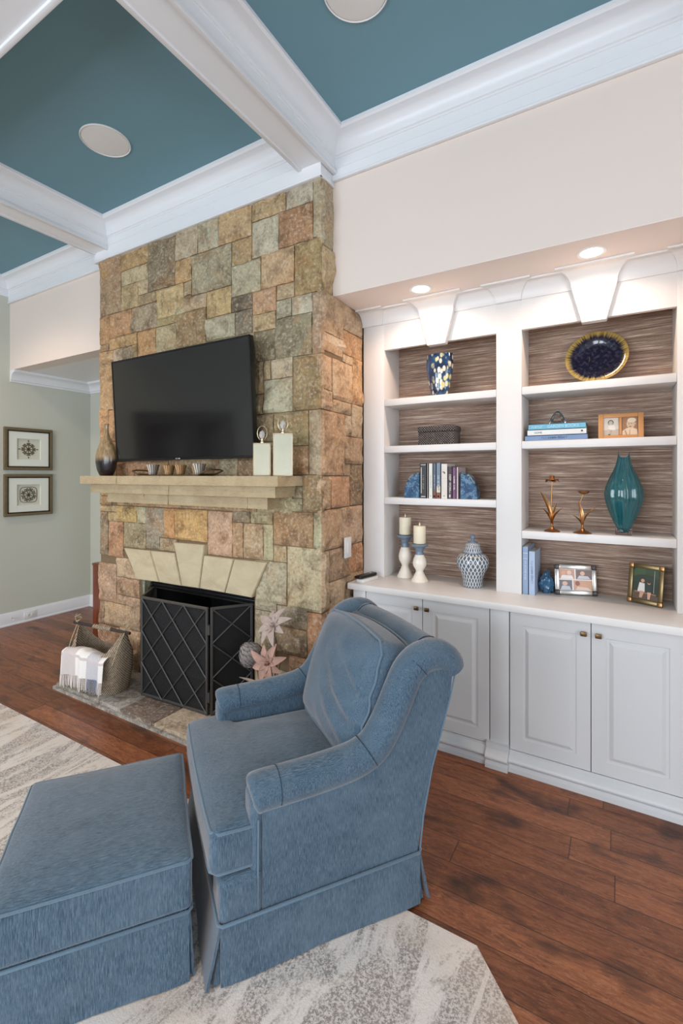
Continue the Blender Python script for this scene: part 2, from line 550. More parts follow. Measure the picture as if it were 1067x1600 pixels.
SIDE_STONES=[(2.220,2.329,2.475,2.560,172,146,118),
(2.476,2.397,2.720,2.560,165,145,122),
(2.475,2.249,2.720,2.397,160,120,84),
(2.220,2.252,2.475,2.329,180,160,138),
(2.220,1.996,2.345,2.194,176,146,118),
(2.220,1.878,2.345,1.996,176,146,118),
(2.345,1.953,2.591,2.195,176,146,116),
(2.471,2.195,2.591,2.249,176,150,124),
(2.591,1.953,2.720,2.249,176,136,96),
(2.345,1.876,2.571,1.953,165,140,110),
(2.220,1.498,2.484,1.877,165,130,100),
(2.484,1.745,2.571,1.876,170,148,124),
(2.571,1.745,2.720,1.953,165,142,116),
(2.484,1.572,2.720,1.745,150,122,96),
(2.484,1.498,2.561,1.572,170,142,116),
(2.561,1.310,2.720,1.572,100,78,58),
(2.330,1.308,2.561,1.498,172,126,96),
(2.220,1.304,2.330,1.498,170,142,112),
(2.330,1.302,2.454,1.311,160,118,88),
(2.220,1.066,2.453,1.302,165,132,102),
(2.453,1.066,2.720,1.308,168,138,116),
(2.220,0.717,2.311,1.066,165,142,116),
(2.311,0.875,2.534,1.066,140,112,90),
(2.534,0.875,2.720,1.066,158,104,70),
(2.311,0.664,2.574,0.875,165,142,118),
(2.220,0.280,2.415,0.717,150,120,95),
(2.415,0.151,2.720,0.742,150,125,100),
(2.220,2.820,2.360,3.200,158,146,122),
(2.220,2.560,2.360,2.820,172,148,112)]
# ---------------------------------------------------------------- room shell
XL, XR = -5.25, 3.0          # left and right walls
YB = -3.5                    # wall behind the camera
YU = 2.34                    # face of the wall band above bookcase and hall opening
ZS = 2.555                   # soffit
ZC = 3.45                    # teal panels
FX0, FX1, FY = -3.56, -1.449, 2.22   # chimney breast
def struct(name, bm, m, smooth=0): return tag(obj(name, bm, m, None, smooth), kind='structure')

bm = nb(); box(bm, XL - .1, XR + .1, YB - .1, 3.3, -.06, 0)
struct('floor', bm, M_floor)
bm = nb(); box(bm, XL - .1, XR + .1, YB - .1, 3.3, ZC, ZC + .08)
struct('ceiling', bm, M_ceil)
bm = nb(); box(bm, XL - .12, XL, YB - .1, 3.3, 0, ZC)
struct('wall_left', bm, M_wallg)
bm = nb()  # unseen dark double door, added for the television screen to reflect
for y0 in (-1.3, -.42):
    box(bm, XL, XL + .03, y0, y0 + .86, 0, 2.1)
    for z0, z1 in ((.2, .9), (1.1, 1.95)): bbox(bm, XL + .02, XL + .04, y0 + .13, y0 + .73, z0, z1, .008)
struct('door_added_for_reflection', bm, plain('added_door_dark_brown', (58, 40, 32), .35), 30)
def wall_with_windows(name, horiz, p, a0, a1, wins, z0=.45, z1=2.65):
    """wall slab with rectangular openings; wins are (centre, half width)"""
    bm = nb(); cur = a0
    def add(u0, u1, zz0, zz1):
        if horiz: box(bm, u0, u1, p - .12, p, zz0, zz1)
        else: box(bm, p, p + .12, u0, u1, zz0, zz1)
    for c, h in wins:
        add(cur, c - h, 0, ZC); add(c - h, c + h, 0, z0); add(c - h, c + h, z1, ZC); cur = c + h
    add(cur, a1, 0, ZC)
    return struct(name, bm, M_wall)
BW = [(-3.9, .62), (-2.3, .62), (-.7, .62)]
RW = [(-2.2, .62), (-.5, .62)]
wall_with_windows('wall_back', True, YB, XL, XR + .1, BW)
wall_with_windows('wall_right', False, XR, YB, 3.3, RW)
wn_ = 1
for c, h in BW:
    bm = nb()
    for u in (c - h, c, c + h): box(bm, u - .035, u + .035, YB - .09, YB - .03, .45, 2.65)
    for z in (.48, 1.2, 1.95, 2.62): box(bm, c - h, c + h, YB - .085, YB - .035, z - .03, z + .03)
    struct('window_%d' % wn_, bm, M_trim); wn_ += 1
for c, h in RW:
    bm = nb()
    for u in (c - h, c, c + h): box(bm, XR + .03, XR + .09, u - .035, u + .035, .45, 2.65)
    for z in (.48, 1.2, 1.95, 2.62): box(bm, XR + .035, XR + .085, c - h, c + h, z - .03, z + .03)
    struct('window_%d' % wn_, bm, M_trim); wn_ += 1

# wall bands over the bookcase niche and over the hall opening
bm = nb(); box(bm, FX1, XR, YU, 2.98, ZS, ZC); 
struct('wall_front_upper', bm, M_wall)
bm = nb(); box(bm, FX1, .401, YU + .001, 2.975, ZS - .004, ZS)
struct('ceiling_soffit', bm, plain('soffit_paint', (236, 226, 220), .7, var=.01))
bm = nb(); box(bm, .402, XR, YU, 3.05, 0, ZS - .001)
struct('wall_front_right', bm, M_wall)
bm = nb(); box(bm, FX1, .401, 2.977, 3.05, 0, ZS - .001)
struct('wall_front', bm, M_wall)
bm = nb(); box(bm, XL, FX0, YU, YU + .14, ZS, ZC)
struct('wall_front_left', bm, M_wall)
bm = nb(); box(bm, XL, FX0 + .3, YU + .14, 3.17, ZS, ZS + .05)
tag(struct('ceiling_hall', bm, M_white), kind='structure')
bm = nb(); box(bm, XL, -3.2, 3.17, 3.25, 0, ZC)
struct('wall_hall', bm, M_wallg)

# coffered beams
SOF = 3.25
BX = [-3.50, -1.505, .49, 2.45]
BY = [.87, -1.25, -3.3]
bm = nb()
for x in BX:
    box(bm, x - .08, x + .08, YB, YU, SOF + .012, ZC - .001)
    for s in (-1, 1): bbox(bm, x + s * .08 - .012, x + s * .08 + .012, YB, YU, SOF, SOF + .03, .004)
for y in BY:
    box(bm, XL, XR, y - .08, y + .08, SOF + .0125, ZC - .0012)
    for s in (-1, 1):
        for xa, xb in zip([XL] + [b + .08 for b in BX], [b - .08 for b in BX] + [XR]):
            bbox(bm, xa, xb, y + s * .08 - .012, y + s * .08 + .012, SOF, SOF + .03, .004)
struct('trim_1', bm, M_trim, 40)
# crown mouldings inside every coffer
CR = [(-.004, SOF + .031), (.002, SOF + .031), (.002, SOF + .085), (.008, SOF + .088), (.008, SOF + .096), (.016, SOF + .10), (.018, SOF + .108)]
CR += [(.018 + .075 * (1 - math.cos(a)), SOF + .108 + .068 * math.sin(a)) for a in [PI / 2 * k / 8 for k in range(9)]]
CR += [(.097, SOF + .18), (.105, SOF + .184), (.105, ZC)]
xs = [XL] + BX + [XR]; ys = [YB, BY[1], BY[0], YU]
bm = nb()
for i in range(5):
    for j in range(3):
        x0 = xs[i] + (.08 if i else 0); x1 = xs[i + 1] - (.08 if i < 4 else 0)
        y0 = ys[j] + .08; y1 = ys[j + 1] - .08
        if j == 2:
            y1 = (2.20 if i == 1 else YU - .015)
        ring_sweep(bm, (x0, y0, x1, y1), CR)
struct('trim_2', bm, M_trim, 35)
# frieze boards under the crown
bm = nb()
box(bm, FX0 - .03, FX1 + .008, 2.20, YU, 3.185, ZC - .002)
bbox(bm, FX0 - .035, FX1 + .014, 2.193, 2.215, 3.183, 3.197, .003)
bbox(bm, FX1 + .001, FX1 + .016, 2.195, YU, 3.183, 3.197, .003)
box(bm, FX1, XR, YU - .015, YU, 3.215, ZC - .002)
bbox(bm, FX1 + .01, XR, YU - .024, YU, 3.213, 3.228, .004)
box(bm, XL, FX0, YU - .015, YU, 3.215, ZC - .002)
bbox(bm, XL, FX0 - .03, YU - .024, YU, 3.213, 3.228, .004)
struct('trim_3', bm, M_trim, 35)
# hall crown and baseboards
hp = [(0, -.115), (.010, -.115), (.010, -.10), (.022, -.095)] + [(.022 + .06 * (1 - math.cos(a)), -.095 + .07 * math.sin(a)) for a in [PI / 2 * k / 6 for k in range(7)]] + [(.088, -.02), (.088, 0), (0, 0)]
bm = nb()
prism(bm, [(XL + d, ZS + z) for d, z in hp], 1, YU, 3.17)
prism(bm, [(3.17 - d, ZS + z) for d, z in hp], 0, XL, -3.3)
struct('trim_4', bm, M_trim, 35)
bp = [(0, 0), (.022, 0), (.022, .012), (.016, .02), (.016, .105), (.010, .118), (.006, .13), (0, .13)]
bm = nb(); prism(bm, [(XL + d, z) for d, z in bp], 1, YB, 3.17)
struct('baseboard_left', bm, M_trim, 35)
bm = nb(); prism(bm, [(3.17 - d, z) for d, z in bp], 0, XL, -3.3)
struct('baseboard_hall', bm, M_trim, 35)

# ---------------------------------------------------------------- fireplace
fire = empty('fireplace', (0, 0, 0), 0, 'tall stone-clad fireplace with mantel shelf, arched lintel stones and flat hearth', 'fireplace')
def stones_mesh(stones, name, face, sign, parent, step=.018):
    """every stone is a rough block standing proud of the mortar bed. face=('y',pos) or ('x',pos)"""
    bm = nb(); lay = bm.loops.layers.color.new('col')
    for si, (a0, z0, a1, z1, r, g, b) in enumerate(stones):
        w, h = a1 - a0, z1 - z0
        if w < .02 or h < .02: continue
        rs = random.Random(si * 13 + 5)
        out = rs.uniform(.0, .012); amp = rs.uniform(.005, .013); tx, tz = rs.uniform(-.008, .008), rs.uniform(-.008, .008)
        nx, nz = max(2, int(w / step)), max(2, int(h / step))
        colr = (r / 255, g / 255, b / 255)
        seed = V((si * 3.7, si * 1.3, 0))
        G = []
        for j in range(nz + 1):
            row = []
            for i in range(nx + 1):
                u, v = i / nx, j / nz
                x = a0 + .0025 + (w - .005) * u; z = z0 + .0025 + (h - .005) * v
                ed = min(u * w, (1 - u) * w, v * h, (1 - v) * h)
                p = V((x, z, 0)) * 9 + seed
                d = .012 + out + amp * noise.fractal(p, 1.0, 2.2, 4) * 1.6 + tx * (u - .5) * 2 + tz * (v - .5) * 2
                e = min(1, ed / .010)
                d = d * (.35 + .65 * (1 - (1 - e) ** 2))
                d = max(.002, d)
                if i in (0, nx) and not (abs(x - FX1) < .01 or abs(x - FX0) < .01):
                    x += .0035 * noise.noise(V((z * 14, si, 3)))
                if j in (0, nz): z += .0035 * noise.noise(V((x * 14, si, 7)))
                if face[0] == 'y': q = (x, face[1] - d * sign, z)
                else: q = (face[1] + d * sign, x, z)
                row.append(bm.verts.new(q))
            G.append(row)
        fs = []
        for j in range(nz):
            for i in range(nx): fs.append(bm.faces.new([G[j][i], G[j][i + 1], G[j + 1][i + 1], G[j + 1][i]]))
        # sides back to the bed
        bd = [G[0][i] for i in range(nx + 1)] + [G[j][nx] for j in range(1, nz + 1)] + [G[nz][i] for i in range(nx - 1, -1, -1)] + [G[j][0] for j in range(nz - 1, 0, -1)]
        bk = []
        for vtx in bd:
            c = vtx.co.copy()
            if face[0] == 'y': c.y = face[1] + .02 * sign
            else: c.x = face[1] - .02 * sign
            bk.append(bm.verts.new(c))
        n = len(bd)
        for k in range(n): fs.append(bm.faces.new([bd[k], bk[k], bk[(k + 1) % n], bd[(k + 1) % n]]))
        for f in fs:
            k = 1 + rs.uniform(-.02, .02)
            for lp in f.loops: lp[lay] = (colr[0] * k, colr[1] * k, colr[2] * k, 1)
    return obj(name, bm, M_stone, parent, 30)
EXTRA_FRONT = [(-1.935, 1.27, -1.66, 1.49, 130, 120, 90), (-3.56, .0, -3.07, .2, 140, 112, 90), (-2.665, 2.6, -2.58, 2.67, 150, 140, 108),
               (-3.335, 1.27, -3.1, 1.36, 150, 121, 84), (-3.2, 1.28, -1.95, 1.46, 140, 120, 90)]
so = stones_mesh([s for s in FRONT_STONES if s[3] > s[1]] + EXTRA_FRONT, 'stone_facing', ('y', FY + .012), 1, fire)
stones_mesh(SIDE_STONES + [(2.56, .74, 2.74, .885, 165, 135, 105), (2.22, 2.22, 2.47, 2.285, 170, 140, 110)], 'side_stone_facing', ('x', FX1 - .012), 1, fire)
# mortar bed: the breast itself with the firebox opening left out
M_mortar = plain('mortar', (120, 100, 76), .95, var=.2, sc=60, bump=.4)
OX0, OX1, OZ = -3.05, -1.955, .745
bm = nb()
box(bm, FX0 + .004, OX0, FY + .014, 3.0, 0, 3.19); box(bm, OX1, FX1 - .014, FY + .014, 3.0, 0, 3.19)
box(bm, OX0, OX1, FY + .014, 3.0, OZ + .004, 3.19)
obj('mortar_bed', bm, M_mortar, fire, 0)
# jamb stones inside the opening
stones_mesh([(FY + .012, 0, FY + .13, .25, 120, 112, 96), (FY + .012, .25, FY + .13, .52, 128, 118, 98), (FY + .012, .52, FY + .13, .74, 150, 160, 140)], 'jamb_stone', ('x', OX0 - .008), 1, fire)
stones_mesh([(FY + .012, 0, FY + .13, .36, 120, 112, 96), (FY + .012, .36, FY + .13, .74, 140, 130, 110)], 'jamb_stone', ('x', OX1 + .008), -1, fire)
# lintel stones
ARCH = [[(-3.21, .953), (-2.909, .958), (-2.811, .744), (-3.058, .738), (-3.135, .87)],
        [(-2.903, .958), (-2.649, .962), (-2.580, .745), (-2.804, .744)],
        [(-2.655, 1.036), (-2.358, 1.041), (-2.407, .750), (-2.574, .746)],
        [(-2.362, .970), (-2.098, .970), (-2.176, .750), (-2.401, .750)],
        [(-2.092, .970), (-1.828, .974), (-1.949, .748), (-2.170, .750)]]
M_arch = (lambda t: (t.base(t.ramp(t.noise(t.co('Object', (1, 1, 2), (0, .3, 0)), 5, 5, .6, .8), [(.3, lin((178, 164, 134))), (.6, lin((194, 180, 150))), (.8, lin((204, 192, 166)))])), t.bump(t.noise(t.co(), 45, 5), .35, .006), t.m)[2])(NT('smooth_sandstone', .8))
for P in ARCH:
    bm = nb(); prism(bm, P, 1, FY - .024, FY + .05)
    bmesh.ops.bevel(bm, geom=[e for e in bm.edges if all(v.co.y < FY for v in e.verts)], offset=.004, segments=2, affect='EDGES')
    obj('lintel_stone', bm, M_arch, fire, 30)
# mantel: three tiers
def rough_slab(bm, x0, x1, y0, y1, z0, z1, n, seed=0, breaks=()):
    cuts = [x0] + list(breaks) + [x1]
    for ci, (a, b) in enumerate(zip(cuts, cuts[1:])):
        t = bmesh.new(); box(t, a + .001, b - .001, y0, y1, z0, z1)
        bmesh.ops.subdivide_edges(t, edges=t.edges[:], cuts=1, use_grid_fill=True)
        for _ in range(4):
            L = [e for e in t.edges if e.calc_length() > .03]
            if L: bmesh.ops.subdivide_edges(t, edges=L, cuts=1, use_grid_fill=True)
        for v in t.verts:
            k = noise.fractal(v.co * 16 + V((seed + ci, 0, 0)), 1, 2, 3)
            if v.co.y < y0 + 1e-4: v.co.y -= .007 * k
            if v.co.x > x1 - .01: v.co.x += .006 * k
            if v.co.x < x0 + .01: v.co.x += .006 * k
        join(bm, t)
bm = nb()
rough_slab(bm, -3.441, -1.586, 1.998, 2.23, 1.440, 1.497, 4, 1, (-3.0, -2.55, -1.92))
obj('mantel_shelf', bm, M_mantel, fire, 40)
bm = nb()
rough_slab(bm, -3.385, -1.640, 2.045, 2.23, 1.375, 1.440, 4, 5, (-2.52, -1.86))
rough_slab(bm, -3.27, -1.745, 2.105, 2.23, 1.305, 1.375, 4, 9, (-2.85, -2.60, -1.9))
obj('mantel_corbel', bm, M_mantel, fire, 40)
# firebox with black metal surround
bm = nb()
box(bm, OX0, OX1, 2.9, 2.93, 0, OZ); box(bm, OX0, OX0 + .02, FY + .13, 2.9, 0, OZ); box(bm, OX1 - .02, OX1, FY + .13, 2.9, 0, OZ)
box(bm, OX0, OX1, FY + .13, 2.9, OZ - .02, OZ); box(bm, OX0, OX1, FY + .13, 2.9, .0, .045)
obj('firebox', bm, M_soot, fire, 0)
bm = nb()
box(bm, OX0 + .005, OX1 - .005, FY + .10, FY + .125, .655, OZ - .003)
for z in (.66, .685, .725): bbox(bm, OX0 + .005, OX1 - .005, FY + .085, FY + .12, z, z + .012, .003)
box(bm, OX0 + .0, OX0 + .05, FY + .105, FY + .125, .04, .66); box(bm, OX1 - .05, OX1, FY + .105, FY + .125, .04, .66)
obj('metal_surround', bm, M_black, fire, 30)
# hearth
bm = nb(); lay = bm.loops.layers.color.new('col')
HS = [(-3.41, -2.90, 1.81, 2.22, (146, 142, 134)), (-2.90, -2.68, 1.81, 2.02, (164, 160, 156)), (-2.90, -2.62, 2.02, 2.22, (108, 100, 94)),
      (-2.68, -2.36, 1.81, 2.04, (116, 102, 94)), (-2.62, -2.36, 2.04, 2.22, (110, 100, 92)), (-2.36, -1.97, 1.81, 2.22, (186, 168, 146)), (-1.97, -1.45, 1.81, 2.22, (176, 156, 130))]
for x0, x1, y0, y1, c in HS:
    t = bmesh.new(); bbox(t, x0 + .002, x1 - .002, y0, y1, .004, .042, .004)
    n0 = len(bm.faces); join(bm, t); bm.faces.ensure_lookup_table()
    for f in bm.faces[n0:]:
        for lp in f.loops: lp[lay] = (c[0] / 255, c[1] / 255, c[2] / 255, 1)
t = bmesh.new(); box(t, -3.425, -1.45, 1.795, 2.22, .0, .022); n0 = len(bm.faces); join(bm, t); bm.faces.ensure_lookup_table()
for f in bm.faces[n0:]:
    for lp in f.loops: lp[lay] = (.62, .60, .57, 1)
obj('hearth_slab', bm, M_hearth, fire, 30)

# ---------------------------------------------------------------- built-in bookcase and cabinets
case = empty('bookcase', (0, 2.725, .845), 0, 'white built-in bookcase with two grasscloth-lined bays beside the stone fireplace', 'bookcase')
YF = 2.725; YK = 2.975
def part(name, bm, m, parent, smooth=35):
    o = obj(name, bm, m, parent, smooth)
    if parent: o.location = -parent.location
    return o
BAYS = [(-1.30, -.60), (-.465, .235)]
ZT = 2.304
for x0, x1 in ((-1.449, -1.30), (-.60, -.465), (.235, .40)):
    bm = nb(); bbox(bm, x0, x1, YF, YK, .845, 2.47, .002)
    part('upright', bm, M_shelf, case)
bm = nb()
for x0, x1 in BAYS: box(bm, x0 - .001, x1 + .001, YF + .001, YF + .03, ZT, 2.47)
part('header', bm, M_shelf, case)
for k, (x0, x1) in enumerate(BAYS):
    bm = nb(); box(bm, x0, x1, YK - .012, YK - .002, .845, ZT + .1)
    part('grasscloth_panel', bm, M_grass, case)
    for zt in ((1.987, 1.688, 1.36) if k == 0 else (1.988, 1.689, 1.196)):
        bm = nb(); bbox(bm, x0 + .001, x1 - .001, YF + .002, YK - .012, zt - .042, zt, .002)
        part('shelf', bm, M_shelf, case)
# cove cornice with break-fronts, keystones and capitals
def cove(bm, xb0, xb1, xt0, xt1, yb, yt, z0, z1, n=8, back=YK):
    F = []
    for k in range(n + 1):
        a = PI / 2 * k / n; q = 1 - math.cos(a); z = z0 + (z1 - z0) * math.sin(a)
        F.append((xb0 + (xt0 - xb0) * q, xb1 + (xt1 - xb1) * q, yb + (yt - yb) * q, z))
    g = [[bm.verts.new((a, y, z)) for a in (xa, xb)] + [bm.verts.new((a, YF + .02, z)) for a in (xa, xb)] for xa, xb, y, z in F]
    for p, q in zip(g, g[1:]):
        bm.faces.new([p[0], p[1], q[1], q[0]]); bm.faces.new([p[2], p[0], q[0], q[2]]); bm.faces.new([p[1], p[3], q[3], q[1]]); bm.faces.new([p[2], p[3], q[3], q[2]])
    bm.faces.new([g[0][0], g[0][1], g[0][3], g[0][2]]); bm.faces.new([g[-1][0], g[-1][1], g[-1][3], g[-1][2]])
ZK0, ZK1 = 2.468, 2.550
bm = nb()
cove(bm, -1.449, .40, -1.449, .40, 2.718, 2.655, ZK0, ZK1)
box(bm, -1.449, .40, 2.64, 2.66, ZK1 - .008, ZS - .0045)
part('cornice', bm, M_shelf, case)
for xa, xb, ta, tb in ((-1.449, -1.305, -1.449, -1.27), (-.60, -.465, -.66, -.405), (.235, .40, .19, .40)):
    bm = nb(); cove(bm, xa, xb, ta, tb, 2.708, 2.625, ZK0, ZK1)
    box(bm, xa, xb, 2.708, 2.73, ZK0 - .002, ZK0 + .002)
    box(bm, ta, tb, 2.61, 2.63, ZK1 - .008, ZS - .0045)
    part('capital', bm, M_shelf, case)
for cx in (-.942, -.112):
    bm = nb()
    prism(bm, [(cx - .056, 2.283), (cx + .056, 2.283), (cx + .103, ZK0), (cx - .103, ZK0)], 1, 2.690, 2.735)
    bmesh.ops.bevel(bm, geom=bm.edges[:], offset=.002, segments=1, affect='EDGES')
    cove(bm, cx - .103, cx + .103, cx - .172, cx + .172, 2.690, 2.605, ZK0, ZK1)
    box(bm, cx - .172, cx + .172, 2.592, 2.61, ZK1 - .008, ZS - .0045)
    part('keystone', bm, M_shelf, case)

top = nb(); bbox(top, -1.43, .40, 2.478, YK, .808, .845, .004)
tag(obj('countertop', top, M_shelf, None), 'white painted countertop running under both bays of the bookcase', 'countertop')

def raised_door(bm, x0, x1, z0, z1, y=2.505):
    box(bm, x0 + .002, x1 - .002, y, y + .02, z0, z1)
    fr = .062
    a0, a1, b0, b1 = x0 + fr, x1 - fr, z0 + fr, z1 - fr
    # groove step, then bevelled raised field
    P = [(0, 0), (.004, .006), (.010, .006), (.014, .003), (.030, -.005), (.034, -.005)]
    R = []
    for d, dy in P:
        R.append([bm.verts.new((a0 + d, y - .0035 + dy, b0 + d)), bm.verts.new((a1 - d, y - .0035 + dy, b0 + d)), bm.verts.new((a1 - d, y - .0035 + dy, b1 - d)), bm.verts.new((a0 + d, y - .0035 + dy, b1 - d))])
    for p, q in zip(R, R[1:]):
        for k in range(4): bm.faces.new([p[k], p[(k + 1) % 4], q[(k + 1) % 4], q[k]])
    bm.faces.new(R[-1])
    # stiles and rails standing 3.5 mm proud of the slab
    for u0, u1, v0, v1 in ((x0 + .002, a0, z0, z1), (a1, x1 - .002, z0, z1), (a0, a1, z0, b0), (a0, a1, b1, z1)):
        box(bm, u0, u1, y - .0035, y + .001, v0, v1)
def knob(parent, x, z):
    bm = nb()
    M = Matrix.Translation((x, 2.500, z)) @ Matrix.Rotation(PI / 2, 4, 'X')
    lathe(bm, [(.006, 0), (.0055, .010), (.008, .014)], M=M, seg=12)
    bbox(bm, x - .014, x + .014, 2.476, 2.487, z - .011, z + .011, .004, 2)
    o = obj('knob', bm, M_bronze, parent, 40)
    return o
BASEP = [(2.60, 0), (2.472, 0), (2.472, .022), (2.478, .026), (2.486, .034)] + [(2.484 + .018 * math.sin(PI * k / 8) * -1, .036 + .040 * k / 8) for k in range(9)] + [(2.490, .082), (2.500, .088), (2.500, .10), (2.60, .10)]
for ci, (x0, x1, doors, stiles, lab) in enumerate((
        (-1.400, -.485, [(-1.314, -.954), (-.954, -.584)], [(-1.402, -1.314), (-.584, -.485)], 'white painted base cabinet nearest the fireplace, partly behind the armchair'),
        (-.484, .40, [(-.484, -.116), (-.116, .252)], [(.252, .40)], 'white painted base cabinet under the bay with the teal vase'))):
    cb = empty('cabinet', ((x0 + x1) / 2, 2.51, 0), 0, lab, 'cabinet', 'white base cabinets under the bookcase')
    bm = nb(); box(bm, x0 + .001, x1 - .001, 2.526, YK, .0, .807)
    if ci == 0: box(bm, x0, x0 + .04, 2.526, 2.55, 0, .807)
    part('body', bm, M_cab, cb)
    for s0, s1 in stiles:
        bm = nb(); bbox(bm, s0 + .002, s1 - .002, 2.500, 2.53, .10, .806, .002)
        part('stile', bm, M_cab, cb)
    for di, (d0, d1) in enumerate(doors):
        bm = nb(); raised_door(bm, d0, d1, .103, .803)
        d = part('door', bm, M_cab, cb, 20)
        kx = d1 - .031 if di == 0 else d0 + .031
        knob(d, kx, .752)
    bm = nb(); prism(bm, BASEP, 0, x0, x1)
    if ci == 0:
        P2 = [(y - .02 if y < 2.55 else y, z) for y, z in BASEP]; P2[-1] = (2.6, .118); P2[-2] = (2.478, .118)
        prism(bm, P2, 0, -.597, -.4855)
    part('plinth_moulding', bm, M_cab, cb)

# recessed lamps in the soffit, speakers in the ceiling
M_lampglow = bpy.data.materials.new('lit_lamp'); M_lampglow.use_nodes = True
_n = M_lampglow.node_tree.nodes['Principled BSDF']
_n.inputs['Emission Color'].default_value = (1, .93, .82, 1); _n.inputs['Emission Strength'].default_value = 9
for x, lab in ((-.964, 'lit recessed downlight in the soffit over the bay nearest the fireplace'), (-.114, 'lit recessed downlight in the soffit above the gold-rimmed plate bay')):
    r = empty('recessed_light', (x, 2.50, ZS - .0045), 0, lab, 'ceiling light', 'recessed lamps in the bookcase soffit')
    bm = nb(); lathe(bm, [(.048, -.001), (.062, -.004), (.066, -.001), (.066, .004), (.048, .004)], seg=40)
    obj('trim_ring', bm, M_white, r)
    bm = nb(); lathe(bm, [(0, -.003), (.03, -.003), (.048, -.001), (.048, .002), (0, .002)], seg=40)
    obj('bulb', bm, M_lampglow, r)
for x, y, lab in ((-2.575, 1.645, 'round white ceiling speaker grille over the fireplace in the teal coffer'), (-.909, 1.645, 'round white ceiling speaker grille at the top edge, partly cut off')):
    r = empty('ceiling_speaker', (x, y, ZC), 0, lab, 'ceiling speaker', 'round speakers set into the teal ceiling')
    bm = nb(); lathe(bm, [(0, -.006), (.118, -.006), (.126, -.004), (.128, 0), (.128, .004), (0, .004)], seg=48)
    obj('grille', bm, M_white, r)
    bm = nb(); lathe(bm, [(.1285, .002), (.1285, -.005), (.132, -.008), (.135, -.005), (.135, .002)], seg=48)
    obj('trim_ring', bm, M_white, r)

# ---------------------------------------------------------------- rug
bm = nb()
RP = [(-4.6, -1.0), (-.236 + .55, -1.0), (.314 + .35, -.65), (.664, .44), (-.236, 1.34), (-.39, 1.50), (-4.6, 1.50)]
prism(bm, RP, 2, .0, .010)
bmesh.ops.bevel(bm, geom=[e for e in bm.edges if all(v.co.z > .005 for v in e.verts)], offset=.004, segments=2, affect='EDGES')
tag(obj('area_rug', bm, M_rug, None, 30), 'pale cream and grey streaked area rug with a clipped corner on the wood floor', 'rug')
# ---------------------------------------------------------------- armchair
M_seam = plain('dark_blue_seam', (34, 54, 72), .9)
# local frame: x runs from the front of the seat to the back, y from the side by the camera to the far side
CH = empty('armchair', (-.991, .982, .010), math.atan2(.8116, .5843), 'blue upholstered rolled-arm armchair with skirt, angled on the rug in front of the fireplace', 'armchair')
W = .74
def arm_mesh(side):
    """side panel, rolled top that climbs into the wing; side 0 = near, 1 = far"""
    bm = nb()
    yy = lambda v: v if side == 0 else W - v
    prof = [(.118, .17), (.118, .505), (.30, .515), (.45, .53), (.53, .56), (.58, .63), (.63, .73), (.68, .80), (.78, .82), (.838, .80), (.815, .70), (.775, .58), (.735, .46), (.70, .30), (.684, .17)]
    t = bmesh.new()
    prism(t, prof, 1, yy(.012), yy(.105))
    bmesh.ops.bevel(t, geom=t.edges[:], offset=.010, segments=3, affect='EDGES')
    join(bm, t)
    path = [(.10, .508), (.125, .512), (.20, .514), (.30, .517), (.40, .524), (.47, .536), (.525, .562), (.565, .610), (.60, .670), (.632, .735), (.662, .790), (.70, .824), (.745, .838), (.79, .834), (.825, .812), (.845, .780)]
    cy = .055
    def cr_(P, m=4):
        o = []
        for i in range(len(P) - 1):
            a, b, c, d = (V(P[max(i - 1, 0)]), V(P[i]), V(P[i + 1]), V(P[min(i + 2, len(P) - 1)]))
            for k in range(m):
                t = k / m; q = .5 * ((2 * b) + (c - a) * t + (2 * a - 5 * b + 4 * c - d) * t * t + (3 * b - a - 3 * c + d) * t ** 3); o.append((q.x, q.y))
        return o + [P[-1]]
    path = cr_(path)
    rings = []
    n = len(path); seg = 20
    for i, (s, z) in enumerate(path):
        a = V(path[max(i - 1, 0)]); b = V(path[min(i + 1, n - 1)]); d = (b - a).normalized()
        nrm = V((-d.y, d.x))          # up / towards the front
        ro, rn = .060, .058
        if i < 4: ro, rn = (.040, .050, .056, .059)[i], (.038, .048, .054, .057)[i]
        if i >= n - 2: ro, rn = .056, .054
        R = []
        for k in range(seg):
            q = 2 * PI * k / seg
            o = V((s, z)) + nrm * (rn * math.sin(q))
            R.append(bm.verts.new((o.x, yy(cy + ro * math.cos(q)), o.y)))
        rings.append(R)
    for a, b in zip(rings, rings[1:]):
        for k in range(seg): bm.faces.new([a[k], a[(k + 1) % seg], b[(k + 1) % seg], b[k]])
    bm.faces.new(rings[0]); bm.faces.new(rings[-1][::-1])
    # gathered arm front: a soft upright facing under the roll
    M = Matrix.Translation((.115, yy(.062), .345))
    rounded(4, .022, .046, .175, .020, None, M, bm)
    return bm
for sd in (0, 1):
    a = obj('arm', arm_mesh(sd), M_fab, CH, 50)
    yy = (lambda v: v) if sd == 0 else (lambda v: W - v)
    for (s, z, ang) in ((.185, .514, 0), (.500, .549, .55), (.690, .815, .75)):
        pts = []
        for k in range(13):
            q = -.5 + (PI + .75) * k / 12
            r = .0605
            dx, dz = -math.sin(ang) * r * .96 * math.sin(q), math.cos(ang) * r * .96 * math.sin(q)
            pts.append((s + dx, yy(.055 - r * math.cos(q)), z + dz))
        bm = nb(); tube(bm, pts, .0014, 5); obj('seam', bm, M_seam, a, 50)
    bm = nb(); tube(bm, [(.116, yy(.011), .455), (.115, yy(.011), .35), (.114, yy(.012), .19)], .003, 6)
    obj('piping', bm, M_pipe, a, 50)
